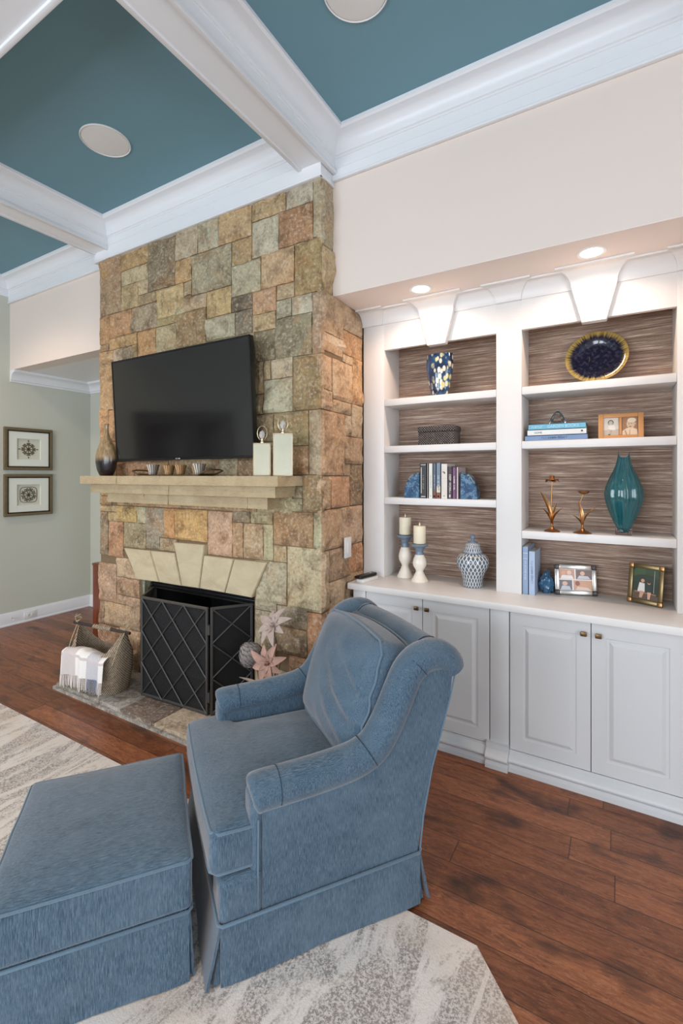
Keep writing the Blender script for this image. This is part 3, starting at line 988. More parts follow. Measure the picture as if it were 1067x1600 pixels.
# base rail under the seat
bm = nb(); M = Matrix.Translation((.345, W / 2, .235))
rounded(6, .335, .335, .072, .022, None, M, bm)
for y0 in (.085, W - .085):
    M = Matrix.Translation((.066, y0 - .006 if y0 < .3 else y0 + .006, .232)); rounded(5, .066, .070, .074, .022, None, M, bm)
obj('seat_base', bm, M_fab, CH, 50)
# seat cushion, T-shaped with crowned top
def tcush(p):
    q = V(p)
    u = (q.x + .30)           # 0 at the front
    k = 1 / (1 + math.exp((u - .150) / .008))
    q.y *= .735 + .265 * k
    top = (1 - (abs(p.y) / .37) ** 2.5) * (1 - (abs(p.x) / .31) ** 4)
    if p.z > 0: q.z += .030 * max(0, top) + .004 * noise.noise(V((p.x * 7, p.y * 7, 0)))
    if p.x < -.27: q.x -= .006 * (1 - (p.z / .07) ** 2)
    q.x -= .008 * (1 - (p.y / .36) ** 2) * (1 if p.x < 0 else 0) * (-p.x / .3)
    return q
bm = nb(); M = Matrix.Translation((.285, W / 2, .372)) @ Matrix.Rotation(.02, 4, 'Y')
rounded(34, .305, .350, .066, .022, tcush, M, bm)
sc_ = obj('seat_cushion', bm, M_fabtop, CH, 60)
def edge_loop(fn, M, hx, hy, z, n=40, inset=.006, corner=.022):
    pts = []
    P = [(-hx, -hy), (hx, -hy), (hx, hy), (-hx, hy)]
    for i in range(4):
        a, b = V(P[i]), V(P[(i + 1) % 4]); d = (b - a); L = d.length; d.normalize()
        for k in range(n):
            u = corner + (L - 2 * corner) * k / (n - 1)
            c = a + d * u
            v = fn(V((c.x, c.y, z)))
            pts.append(M @ v)
    return pts
bm = nb()
bm.free()
for z in (.056, -.056):
    bm = nb(); tube(bm, edge_loop(tcush, M, .303, .348, z), .0045, 7, closed=True)
    obj('piping', bm, M_pipe, sc_, 60)
# back: slab with rolled top
bm = nb()
t = bmesh.new()
prism(t, [(.560, .17), (.590, .45), (.665, .80), (.70, .845), (.78, .86), (.835, .80), (.812, .70), (.772, .58), (.732, .46), (.697, .30), (.681, .17)], 1, .07, W - .07)
bmesh.ops.bevel(t, geom=t.edges[:], offset=.012, segments=3, affect='EDGES'); join(bm, t)
n = 30; rings = []
for i in range(n + 1):
    u = i / n; y = .05 + (W - .10) * u
    e = min(u, 1 - u) * (W + .012); r = .056 * (1 if e > .03 else math.sqrt(max(.02, 1 - ((.03 - e) / .03) ** 2)) )
    zc = .818 + .012 * math.sin(PI * u)
    rings.append([bm.verts.new((.790 + r * 1.12 * math.cos(2 * PI * k / 20), y, zc + r * math.sin(2 * PI * k / 20) + .0015 * noise.noise(V((y * 30, k, 0))))) for k in range(20)])
for a, b in zip(rings, rings[1:]):
    for k in range(20): bm.faces.new([a[k], a[(k + 1) % 20], b[(k + 1) % 20], b[k]])
bm.faces.new(rings[0]); bm.faces.new(rings[-1][::-1])
bk = obj('backrest', bm, M_fab, CH, 50)
for y in (.125, W - .125):
    bm = nb(); tube(bm, [(.790 + .064 * math.cos(q), y, .822 + .0575 * math.sin(q)) for q in [PI * (1.1 - 1.5 * k / 14) for k in range(15)]], .0018, 5)
    obj('seam', bm, M_seam, bk, 50)
for yy in (lambda v: v, lambda v: W - v):
    bm = nb(); tube(bm, [(.838, yy(.010), .79), (.816, yy(.010), .70), (.776, yy(.010), .58), (.736, yy(.010), .46), (.700, yy(.010), .30), (.686, yy(.010), .19)], .003, 6)
    obj('piping', bm, M_pipe, bk, 50)
# loose back cushion leaning on the back
def bcush(p):
    q = V(p)
    ex = (1 - (abs(p.y) / .275) ** 3) * (1 - (abs(p.z) / .235) ** 3)
    s = 1 if p.x > 0 else -1
    q.x = p.x + (-.062 if p.x < 0 else .03) * max(0, ex)
    q.y *= 1 - .07 * (p.z > 0) * (p.z / .235)
    q.z += .022 * (1 - (p.y / .27) ** 2) * (1 if p.z > 0 else .3)
    if p.x < 0:   # creases fanning out of the near lower edge
        w = max(0, 1 - abs(p.y + .20) / .26)
        q.x -= .020 * w * abs(math.sin(p.z * 30 - p.y * 13)) ** 3 * max(0, 1 - abs(p.z + .02) / .24)
    q.x += .004 * noise.noise(V((p.y * 8, p.z * 8, s)))
    return q
MB_ = Matrix.Translation((.592, W / 2 - .012, .650)) @ Matrix.Rotation(.30, 4, 'Y')
bm = nb(); rounded(48, .075, .272, .222, .045, bcush, MB_, bm)
bc = obj('back_cushion', bm, M_fab, CH, 60)
bm = nb()
def rim(x, hy, hz, c=.035, n=16):
    pts = []
    P = [(-hy, -hz), (hy, -hz), (hy, hz), (-hy, hz)]
    for i in range(4):
        a, b = V(P[i]), V(P[(i + 1) % 4]); d = b - a; L = d.length; d.normalize()
        for k in range(n):
            cc = a + d * (c + (L - 2 * c) * k / (n - 1)); pts.append(MB_ @ bcush(V((x, cc.x, cc.y))))
    return pts
bm.free()
for x_ in (-.058, .060):
    bm = nb(); tube(bm, rim(x_, .266, .220), .0045, 7, closed=True); obj('piping', bm, M_pipe, bc, 60)
# skirt: four panels with kick pleats
def skirt(root, x0, x1, y0, y1, ztop, flx=.036, fly=.0, tuck=.02, fr=None):
    """four hanging panels, box-pleated corners behind them"""
    cn = [((x0, y0), (x1, y0), (0, -1)), ((x1, y0), (x1, y1), (1, 0)), ((x1, y1), (x0, y1), (0, 1)), ((x0, y1), (x0, y0), (-1, 0))]
    for i, (a, b, nn) in enumerate(cn):
        fl = flx if nn[0] else fly
        bm = nb(); a, b, nn = V(a), V(b), V(nn); d = (b - a).normalized(); L = (b - a).length
        g = []
        for side in (0, 1):
            G = []
            for j in range(9):
                v = j / 8; z = .004 + (ztop - .004) * v; row = []
                for k in range(25):
                    u = k / 24
                    wob = .004 * math.sin(u * 9 + i * 2) * (1 - v) + .003 * noise.noise(V((u * 6, i, v)))
                    p = a + d * (.004 + (L - .008) * u) + nn * ((fl * (1 - v) ** 1.2) + wob - side * .008)
                    row.append(bm.verts.new((p.x, p.y, z)))
                G.append(row)
            g.append(G)
        for G in g:
            for j in range(8):
                for k in range(24): bm.faces.new([G[j][k], G[j][k + 1], G[j + 1][k + 1], G[j + 1][k]])
        for j in range(8):
            for k in (0, 24): bm.faces.new([g[0][j][k], g[0][j + 1][k], g[1][j + 1][k], g[1][j][k]])
        for k in range(24):
            for j in (0, 8): bm.faces.new([g[0][j][k], g[0][j][k + 1], g[1][j][k + 1], g[1][j][k]])
        sk = obj('skirt_panel', bm, M_fab, root, 50)
    # folded pleat tongues behind each open corner
    for cx, cy, sx, sy in ((x0, y0, -1, -1), (x1, y0, 1, -1), (x1, y1, 1, 1), (x0, y1, -1, 1)):
        bm = nb()
        P = [(cx - sx * .05, cy - sy * .012), (cx - sx * .012, cy - sy * .016), (cx - sx * .016, cy - sy * .05)]
        lo = [(cx - sx * .04, cy - sy * .010), (cx + sx * flx * .45, cy + sy * .0 - sy * .012), (cx + sx * flx * .7, cy - sy * .05)]
        A = [bm.verts.new((*p, ztop - .01)) for p in P]; B = [bm.verts.new((*p, .006)) for p in lo]
        for k in range(2): bm.faces.new([A[k], A[k + 1], B[k + 1], B[k]])
        bmesh.ops.solidify(bm, geom=bm.faces[:], thickness=.006)
        obj('kick_pleat', bm, M_fab, root, 50)
    bm = nb(); c = .008
    tube(bm, [(x0 + c, y0 - .003, ztop), (x1 - c, y0 - .003, ztop), (x1 + .003, y0 + c, ztop), (x1 + .003, y1 - c, ztop), (x1 - c, y1 + .003, ztop), (x0 + c, y1 + .003, ztop), (x0 - .003, y1 - c, ztop), (x0 - .003, y0 + c, ztop)], .0048, 7, closed=True)
    obj('welt', bm, M_pipe, root, 50)
skirt(CH, 0, .688, 0.006, W - .006, .182)
for x, y in ((.07, .07), (.61, .07), (.07, W - .07), (.61, W - .07)):
    bm = nb(); lathe(bm, [(.016, 0), (.024, .16), (.024, .18)], x, y, 0, 14)
    obj('leg', bm, plain('dark_wood_leg', (50, 32, 22), .4) if 'dark_wood_leg' not in bpy.data.materials else bpy.data.materials['dark_wood_leg'], CH, 40)

# ---------------------------------------------------------------- ottoman
OT = empty('ottoman', (-1.0905, .9637, .010), math.atan2(.8116, .5843) + math.radians(-1.8), 'blue upholstered square ottoman with skirt in front of the armchair seat', 'ottoman')
# local x from the chair side (0) away from the chair (negative), y from the camera side (0) to far side
OL, OW = .515, .565
def otop(p):
    q = V(p)
    k = (1 - (abs(p.x) / (OL / 2)) ** 4) * (1 - (abs(p.y) / (OW / 2)) ** 4)
    if p.z > 0: q.z += .016 * max(0, k) + .002 * noise.noise(V((p.x * 6, p.y * 6, 1)))
    q.x += .003 * noise.noise(V((p.y * 7, p.z * 7, 2)))
    return q
MO = Matrix.Translation((-OL / 2, OW / 2, .285))
bm = nb(); rounded(26, OL / 2 + .004, OW / 2 + .004, .075, .014, otop, MO, bm)
oc = obj('top_cushion', bm, M_fabtop, OT, 60)
bm = nb(); tube(bm, edge_loop(otop, MO, OL / 2 + .004, OW / 2 + .004, .068, 30, corner=.012), .0042, 7, closed=True)
obj('piping', bm, M_pipe, oc, 60)
bm = nb(); rounded(6, OL / 2 - .004, OW / 2 - .004, .03, .012, None, Matrix.Translation((-OL / 2, OW / 2, .19)), bm)
obj('ottoman_base', bm, M_fab, OT, 50)
skirt(OT, -OL, 0, 0, OW, .205, .008, .006)
for x, y in ((-.06, .06), (-OL + .06, .06), (-.06, OW - .06), (-OL + .06, OW - .06)):
    bm = nb(); lathe(bm, [(.016, 0), (.022, .15), (.022, .17)], x, y, 0, 14)
    obj('leg', bm, bpy.data.materials['dark_wood_leg'], OT, 40)
# ---------------------------------------------------------------- things around the fireplace
# television on a tilting mount
TVX, TVZ = -2.518, 1.965
tv = empty('television', (TVX, 2.10, TVZ), 0, 'large flat black television tilted down on the stone above the mantel', 'television')
tv.rotation_euler = (math.radians(3.4), 0, 0)
w, h = .661, .361
M_screen = plain('dark_glass_screen', (22, 21, 21), .10, 0, var=.02, spec=.5)
bm = nb(); bbox(bm, -w, w, .0, .035, -h, h, .004); bbox(bm, -.40, .40, .03, .06, -.24, .2, .01)
obj('casing', bm, M_black, tv)
bm = nb(); bbox(bm, -w + .010, w - .010, -.0015, .004, -h + .016, h - .010, .0006)
obj('screen', bm, M_screen, tv, 20)
bm = nb()
for a in ((-w, w, h - .009, h), (-w, w, -h, -h + .015), (-w, -w + .009, -h, h), (w - .009, w, -h, h)):
    box(bm, a[0], a[1], -.004, .003, a[2], a[3])
obj('bezel', bm, plain('dark_grey_metal', (44, 42, 42), .3, .7), tv, 20)
bm = nb(); bbox(bm, -.022, .022, -.006, -.003, -h + .003, -h + .012, .001); obj('badge', bm, M_silver, tv)
bm = nb(); box(bm, -.18, .18, .055, .092, -.14, .12); obj('wall_mount', bm, M_black, tv)

# bottle vase at the hall end of the mantel
MZ = 1.4985
def vase_wood():
    t = NT('two_tone_lacquered_wood', .28, coat=.3)
    o = t.co(); z = t.xyz(o)[2]
    st = t.noise(t.co('Object', (60, 60, 3)), 1.5, 4, .6)
    c = t.ramp(st, [(.35, lin((120, 94, 62))), (.6, lin((162, 136, 98)))])
    c = t.mix(t.ramp(t.math('ADD', z, t.math('MULTIPLY', st, .02)), [(.115, 1.), (.155, 0.)]), c, lin((26, 20, 26)))
    return t.base(c).m
v = tag(obj('vase', (lambda b: (lathe(b, [(.048, 0), (.062, .004), (.085, .045), (.098, .10), (.098, .14), (.086, .19), (.064, .235), (.040, .275), (.024, .31), (.019, .345), (.021, .375), (.026, .385), (.022, .386), (.014, .37)], seg=40, sx=1.0, sy=.62), b)[1])(nb()), vase_wood(), None, 60, (-3.285, 2.105, MZ)),
        'bottle-necked wooden vase with dark lower half standing at the hall end of the mantel', 'vase')
# tray with cups
M_pew = plain('pewter_brown_metal', (110, 92, 66), .35, .8, var=.2, sc=50)
tr = empty('tray', (-2.50, 2.085, MZ), 0, 'narrow dark metal tray with flared end handles on the mantel under the television', 'tray')
bm = nb(); prism(bm, [(-.30, .008), (-.27, .0), (.27, .0), (.30, .008), (.30, .014), (.268, .006), (-.268, .006), (-.30, .014)], 1, -.07, .07)
obj('tray_base', bm, M_pew, tr, 30)
for s in (-1, 1):
    bm = nb(); tube(bm, [(s * .29, -.068, .010), (s * .355, -.066, .032), (s * .368, -.03, .037), (s * .368, .03, .037), (s * .355, .066, .032), (s * .29, .068, .010)], .005, 8)
    obj('handle', bm, M_pew, tr, 50)
def cup_mat(name, c, c2):
    t = NT(name, .2, .35)
    o = t.xyz(t.co()); a = t.math('ARCTAN2', o[1], o[0])
    f = t.math('SINE', t.math('MULTIPLY', a, 14))
    return t.base(t.mix(t.ramp(f, [(.35, 0.), (.65, 1.)]), lin(c), lin(c2))).m
M_c1 = cup_mat('mercury_glass', (120, 112, 102), (236, 232, 224)); M_c2 = cup_mat('amber_mercury_glass', (138, 98, 58), (224, 190, 146))
for x, y, k, lab in ((-2.715, 2.075, 0, 'silver ribbed votive cup at the hall end of the mantel tray'),
                     (-2.605, 2.11, 1, 'short amber votive cup behind the taller ones, second on the mantel tray'),
                     (-2.545, 2.07, 1, 'flared amber votive cup in the middle of the mantel tray'),
                     (-2.435, 2.07, 1, 'amber ribbed votive cup fourth along the mantel tray'),
                     (-2.34, 2.115, 1, 'small amber votive cup tucked behind the last silver one'),
                     (-2.265, 2.07, 0, 'silver ribbed votive cup at the screen-ward end of the mantel tray')):
    sc = 1.0 if k == 0 else (.78 if y > 2.09 else .9)
    bm = nb(); N = 28; rs = []
    for r, z in ((0, 0), (.022, 0), (.026, .004), (.027, .02), (.033, .045), (.041, .068), (.0395, .069), (.030, .045), (.022, .02), (0, .012)):
        if r == 0: rs.append([bm.verts.new((0, 0, z * sc))]); continue
        rs.append([bm.verts.new(((r * (1 + .05 * math.cos(14 * 2 * PI * i / 56))) * sc * math.cos(2 * PI * i / 56), (r * (1 + .05 * math.cos(14 * 2 * PI * i / 56))) * sc * math.sin(2 * PI * i / 56), z * sc)) for i in range(56)])
    for a, b in zip(rs, rs[1:]):
        for i in range(56):
            j = (i + 1) % 56
            f = [a[0], b[i], b[j]] if len(a) == 1 else ([a[i], a[j], b[0]] if len(b) == 1 else [a[i], a[j], b[j], b[i]])
            bm.faces.new(f)
    tag(obj('votive_cup', bm, (M_c1, M_c2)[k], None, 60, (x, y, MZ + .0065)), lab, 'cup', 'votive cups on the mantel tray')
# mirrored bottles
M_mirror = plain('antiqued_mirror', (216, 222, 204), .16, .9, var=.12, sc=9)
M_champ = plain('champagne_metal', (190, 176, 150), .3, .9, var=.1, sc=40)
for x, hh, lab in ((-1.768, .183, 'shorter mirrored square bottle with ring stopper on the mantel beside the television'),
                   (-1.618, .232, 'taller mirrored square bottle with ring stopper at the end of the mantel')):
    b = empty('decorative_bottle', (x, 2.085, MZ), math.radians(37), lab, 'bottle', 'mirrored bottles on the mantel')
    hw, hd = (.046 if hh < .2 else .051), .030
    bm = nb(); bbox(bm, -hw, hw, -hd, hd, 0, hh, .002); obj('bottle_body', bm, M_mirror, b, 20)
    bm = nb()
    for u in (-1, 1):
        for d in (-1, 1): box(bm, u * hw - .003, u * hw + .003, d * hd - .003, d * hd + .003, .0, hh + .002)
        for z in (.003, hh): box(bm, -hw - .002, hw + .002, u * hd - .003, u * hd + .003, z - .003, z + .003)
        for z in (.003, hh): box(bm, u * hw - .003, u * hw + .003, -hd, hd, z - .003, z + .003)
    obj('edge_trim', bm, M_champ, b, 20)
    bm = nb(); lathe(bm, [(.012, hh), (.012, hh + .012), (.007, hh + .016), (.007, hh + .03)], seg=16); obj('neck', bm, M_champ, b)
    rz = -.2
    bm = nb(); tube(bm, [(.028 * math.cos(a) * math.cos(rz), .028 * math.cos(a) * math.sin(rz), hh + .062 + .041 * math.sin(a)) for a in [2 * PI * k / 28 for k in range(28)]], .0025, 7, closed=True)
    obj('ring', bm, M_champ, b)
    bm = nb(); lathe(bm, [(0, hh + .024), (.013, hh + .034), (.019, hh + .052), (.013, hh + .070), (0, hh + .080)], seg=8)
    obj('stopper', bm, plain('cut_crystal', (200, 196, 190), .05, .3) if 'cut_crystal' not in bpy.data.materials else bpy.data.materials['cut_crystal'], b, 10)

# fire screen
M_mesh = bpy.data.materials.new('fine_black_mesh'); M_mesh.use_nodes = True
_t = M_mesh.node_tree; _b = _t.nodes['Principled BSDF']; _b.inputs['Base Color'].default_value = (.006, .006, .007, 1); _b.inputs['Roughness'].default_value = .7
_tr = _t.nodes.new('ShaderNodeBsdfTransparent'); _mx = _t.nodes.new('ShaderNodeMixShader'); _mx.inputs[0].default_value = .72
_t.links.new(_tr.outputs[0], _mx.inputs[1]); _t.links.new(_b.outputs[0], _mx.inputs[2]); _t.links.new(_mx.outputs[0], _t.nodes['Material Output'].inputs[0])
fs = empty('fire_screen', (-2.44, 2.02, .0435), 0, 'black three-panel fireplace screen with diamond lattice standing on the hearth', 'fire screen')
SH = .655
def screen_panel(a, b):
    a, b = V(a), V(b); d = b - a; L = d.length; ang = math.atan2(d.y, d.x)
    M = Matrix.Translation((a.x, a.y, 0)) @ Matrix.Rotation(ang, 4, 'Z')
    bm = nb(); g = .010
    for x in (g, L - g): bbox(bm, x - .008, x + .008, -.008, .008, 0, SH, .003, 1, M=M)
    for z in (.012, SH - .008): bbox(bm, g, L - g, -.008, .008, z - .008, z + .008, .003, 1, M=M)
    p = obj('screen_panel', bm, M_iron, fs, 30)
    bm = nb(); box(bm, g, L - g, .002, .003, .012, SH - .01, M=M); obj('wire_mesh', bm, M_mesh, p, 0)
    n = max(1, round(L / .2)); cw = (L - 2 * g) / n; chh = (SH - .02) / 3.0
    x0, x1, z0, z1 = g, L - g, .012, SH - .008
    bm = nb()
    k = chh / cw
    for s in (-1, 1):
        c = -6
        while c < 12:
            # lines z = z1 - s*k*(x-x0) + offset
            zo = z1 + c * chh - (0 if s > 0 else 0)
            pts = []
            f = lambda x: zo - s * k * (x - x0)
            xa, xb = x0, x1
            za, zb = f(xa), f(xb)
            def clipx(zv): return x0 + (zo - zv) / (s * k)
            if max(za, zb) <= z0 or min(za, zb) >= z1: c += 1; continue
            P = [(xa, za), (xb, zb)]; Q = []
            for (x, z) in P:
                if z > z1: x, z = clipx(z1), z1
                if z < z0: x, z = clipx(z0), z0
                Q.append((x, z))
            if abs(Q[0][0] - Q[1][0]) > .01:
                tube(bm, [M @ V((Q[0][0], -.006 - s * .001, Q[0][1])), M @ V((Q[1][0], -.006 - s * .001, Q[1][1]))], .0042, 6)
            c += 1
    obj('lattice', bm, M_iron, p, 50)
    return p
A0, A1, A2, A3 = (-2.90 + 2.44, .21), (-2.735 + 2.44, -.02), (-2.145 + 2.44, .012), (-1.985 + 2.44, .235)
screen_panel(A0, (A1[0] - .004, A1[1] + .004)); screen_panel(A1, A2); screen_panel((A2[0] + .010, A2[1] + .004), A3)
for p in (A2,):
    for z in (.11, .52):
        bm = nb(); lathe(bm, [(.007, -.03), (.009, -.028), (.009, .028), (.007, .03)], p[0] + .005, p[1], z, 12); obj('hinge', bm, M_iron, fs)

# seagrass basket with stick handle, throw over it
def weave(name, c0, c1, s=70):
    t = NT(name, .85); o = t.co()
    w = t.n('ShaderNodeTexWave'); t.l(t.co('Object', (1, 1, 1)), w.inputs[0]); w.bands_direction = 'Z'; w.inputs['Scale'].default_value = s / 3; w.inputs['Distortion'].default_value = 3; w.inputs['Detail'].default_value = 3
    w2 = t.n('ShaderNodeTexWave'); t.l(t.co('Object', (1, 1, 1)), w2.inputs[0]); w2.bands_direction = 'X'; w2.inputs['Scale'].default_value = s / 3; w2.inputs['Distortion'].default_value = 3
    f = t.math('MULTIPLY', w.outputs['Fac'], w2.outputs['Fac'])
    t.base(t.ramp(f, [(.02, lin(c0)), (.5, lin(c1))])); t.bump(f, .8, .006); return t.m
def sea():
    t = NT('seagrass_weave', .85); o = t.xyz(t.co())
    f = t.math('MULTIPLY', t.math('SINE', t.math('MULTIPLY', t.math('ADD', o[0], o[1]), 330)), t.math('SINE', t.math('MULTIPLY', o[2], 300)))
    f = t.math('ADD', t.math('MULTIPLY', f, .6), t.noise(t.co(), 70, 4))
    t.base(t.ramp(f, [(.15, lin((84, 70, 56))), (.5, lin((142, 124, 104))), (.9, lin((186, 170, 148)))])); t.bump(f, .6, .005); return t.m
M_sea = sea()
BK = empty('basket', (-3.085, 1.945, .0435), math.radians(7), 'woven seagrass basket with a dark stick handle on the hearth end', 'basket')
bm = nb(); n = 64; rows = []
hl, hd = .255, .135
def rimz(a):
    c = abs(math.cos(a)); return .285 + .165 * max(0, (c - .35) / .65) ** 1.6
for r_, off in ((0, 0), (1, -.010)):
    for j in range(13):
        v = j / 12 if r_ == 0 else 1 - j / 12
        R = []
        for i in range(n):
            a = 2 * PI * i / n
            ex = .7
            cx = math.copysign(abs(math.cos(a)) ** ex, math.cos(a)); sy = math.copysign(abs(math.sin(a)) ** ex, math.sin(a))
            z = .0 + rimz(a) * v + (.012 if r_ and j == 12 else 0)
            taper = .90 + .14 * math.sin(PI * min(1, v * .75)) - .03 * (v > .8) * abs(math.cos(a))
            pinch = 1 - .55 * max(0, v * rimz(a) - .30) / .15 * (abs(math.cos(a)) > .0)
            R.append(bm.verts.new(((hl + off) * cx * taper, (hd + off) * sy * taper * max(.25, pinch), z)))
        rows.append(R)
for a, b in zip(rows, rows[1:]):
    for i in range(n): bm.faces.new([a[i], a[(i + 1) % n], b[(i + 1) % n], b[i]])
bm.faces.new(rows[0]); bm.faces.new(rows[-1])
bko = obj('basket_body', bm, M_sea, BK, 60)
bm = nb(); tube(bm, [(-.315, 0, .462), (-.1, .0, .458), (.1, 0, .455), (.30, 0, .452)], [.0125, .0115, .012, .0115], 12)
st = obj('stick_handle', bm, plain('dark_twig', (52, 42, 36), .7, var=.3, sc=40), BK, 60)
bm = nb(); tube(bm, [(-.09 + k * .0115, 0, .458) for k in range(18)], [.0165 + (.0018 if k % 2 else 0) for k in range(18)], 14)
obj('handle_wrap', bm, M_sea, st, 60)
M_rope = plain('jute_cord', (170, 156, 126), .9, var=.2, sc=120)
for x in (-.262, .262):
    bm = nb()
    tube(bm, [(x + .018 * math.cos(t_), .022 * math.sin(t_) , .452 + .018 * math.cos(t_) * .2 + .004 * k) for k, t_ in enumerate([2 * PI * i / 10 for i in range(21)]) for _ in [0]], .0032, 6)
    s = 1 if x > 0 else -1
    tube(bm, [(x, -.012, .47), (x + s * .01, -.02, .49), (x + s * .03, -.01, .515), (x + s * .02, 0, .535)], .0028, 6)
    tube(bm, [(x, -.012, .47), (x - s * .015, -.02, .485), (x - s * .035, -.022, .49)], .0028, 6)
    tube(bm, [(x, -.016, .455), (x - s * .008, -.07, .36), (x - s * .012, -.118, .24)], .0032, 6)
    obj('cord_tie', bm, M_rope, BK, 60)
# plaid throw
def throw_mat():
    t = NT('plaid_throw', .95, sheen=.2)
    u = t.n('ShaderNodeUVMap'); o = t.xyz(u.outputs[0])
    a = t.math('GREATER_THAN', t.math('ABSOLUTE', t.math('SUBTRACT', o[0], .46)), .14)
    bnd = t.math('LESS_THAN', t.math('FRACT', t.math('ADD', t.math('MULTIPLY', o[1], 2.3), .02)), .5)
    bn2 = t.math('LESS_THAN', t.math('ABSOLUTE', t.math('SUBTRACT', o[0], .46)), .42)
    tw = t.math('FRACT', t.math('MULTIPLY', t.math('ADD', o[0], o[1]), 46)); tw = t.math('GREATER_THAN', tw, .5)
    g1 = t.mix(tw, lin((232, 228, 226)), lin((150, 152, 166)))
    g2 = t.mix(tw, lin((226, 216, 212)), lin((182, 172, 172)))
    c = t.mix(t.math('MULTIPLY', a, bn2), lin((236, 232, 228)), t.mix(t.math('GREATER_THAN', o[0], .5), g2, g1))
    c2 = t.mix(t.math('MULTIPLY', bnd, 1.0), c, g2)
    c = t.mix(t.math('GREATER_THAN', o[1], .55), c, c2)
    return t.base(c).m
M_throw = throw_mat()
TH = empty('throw_blanket', (-3.085, 1.945, .0435), math.radians(7), 'white and grey plaid fringed throw draped over the front of the basket', 'blanket')
BK.scale = TH.scale = (.88, .88, .88)
def drape(u, v):
    """u across 0..1, v 0 inside the basket .. 1 at the hem"""
    x = -.222 + .43 * u + (.02 - .04 * u) * v * 0 - .02 * v * (1 - u) + .025 * (1 - v) * (u - .5)
    if v < .25:
        k = v / .25; y = .02 - .145 * k; z = .245 + .062 * math.sin(PI / 2 * k)
    else:
        k = (v - .25) / .75; y = -.125 - .038 * math.sin(PI / 2 * min(1, k * 6)) - .002 * k; z = .307 - .182 * k
    y -= .008 * math.sin(u * 13 + 1) * (.3 + v) + .006 * math.sin(u * 29)
    z += .014 * math.sin(u * 5 + .5) * (1 - v) + .012 * noise.noise(V((u * 4, v * 4, 2)))
    return V((x, y, z))
bm = nb(); uvl = bm.loops.layers.uv.new('UVMap'); NX, NY = 48, 40; G = [[None] * (NX + 1) for _ in range(NY + 1)]; UVs = {}
for j in range(NY + 1):
    for i in range(NX + 1):
        vtx = bm.verts.new(drape(i / NX, j / NY)); G[j][i] = vtx; UVs[vtx] = (i / NX, 1 - j / NY)
for j in range(NY):
    for i in range(NX):
        f = bm.faces.new([G[j][i], G[j][i + 1], G[j + 1][i + 1], G[j + 1][i]])
        for lp in f.loops: lp[uvl].uv = UVs[lp.vert]
r_ = bmesh.ops.solidify(bm, geom=bm.faces[:], thickness=.006)
obj('blanket', bm, M_throw, TH, 60)
bm = nb(); bm2 = nb()
rr = random.Random(3)
for i in range(46):
    u = (i + .5) / 46; p = drape(u, 1); L = .085 + rr.uniform(-.008, .02)
    dx = rr.uniform(-.006, .006)
    tgt = bm2 if .64 < u < .9 else bm
    tube(tgt, [p + V((0, .002, .004)), p + V((dx * .5, -.003, -L * .5)), p + V((dx, -.004 + rr.uniform(-.004, .004), -min(L, p.z - .004)))], [.0032, .0034, .0026], 5)
tag(obj('fringe', bm, plain('white_wool_fringe', (226, 218, 212), .95, var=.12, sc=200), TH, 60), kind='stuff')
tag(obj('blue_fringe', bm2, plain('grey_blue_wool_fringe', (150, 158, 174), .95, var=.15, sc=200), TH, 60), kind='stuff')

# dried flower arrangement on the hearth between the screen and the armchair
FL = empty('flower_arrangement', (-1.675, 2.05, .0435), 0, 'dried protea and lily arrangement in taupe tones on the hearth behind the armchair', 'dried flowers')
bm = nb(); lathe(bm, [(.06, 0), (.085, .01), (.10, .09), (.09, .17), (.060, .22), (.068, .24), (.060, .24), (.052, .22), (.05, .2), (0, .2)], seg=32)
obj('vase', bm, plain('matt_taupe_pottery', (122, 108, 96), .7, var=.15), FL, 60)
M_petal = plain('dried_petal', (172, 156, 148), .85, var=.25, sc=26)
M_petp = plain('dusky_pink_petal', (176, 140, 126), .85, var=.22, sc=26)
M_petg = plain('grey_petal', (146, 138, 134), .85, var=.25, sc=26)
M_stem = plain('dried_stem', (122, 98, 70), .9, var=.25, sc=50)
def petal(bm, base, d, up, L, wd, curl=.3, n=7, bulge=.25):
    d = V(d).normalized(); up = V(up); s = d.cross(up).normalized(); up = s.cross(d).normalized()
    g = []
    for i in range(n + 1):
        u = i / n; c = V(base) + d * (L * u) + up * (curl * L * (u * u) * -1 + bulge * L * math.sin(PI * u) * .4)
        ww = wd * math.sin(PI * min(.98, .12 + .86 * u)) ** .8
        g.append([bm.verts.new(c - s * ww + up * ww * .35), bm.verts.new(c - s * ww * .5), bm.verts.new(c), bm.verts.new(c + s * ww * .5), bm.verts.new(c + s * ww + up * ww * .35)])
    fs = []
    for a, b in zip(g, g[1:]):
        for k in range(4): fs.append(bm.faces.new([a[k], a[k + 1], b[k + 1], b[k]]))
    bmesh.ops.solidify(bm, geom=fs, thickness=.0018)
def stem(parent, p0, p1, r=.0035, bow=(0, 0, 0)):
    bm = nb(); p0, p1, bow = V(p0), V(p1), V(bow)
    tube(bm, [p0 + (p1 - p0) * u + bow * math.sin(PI * u) for u in [k / 8 for k in range(9)]], r, 7)
    return obj('stem', bm, M_stem, parent, 60)
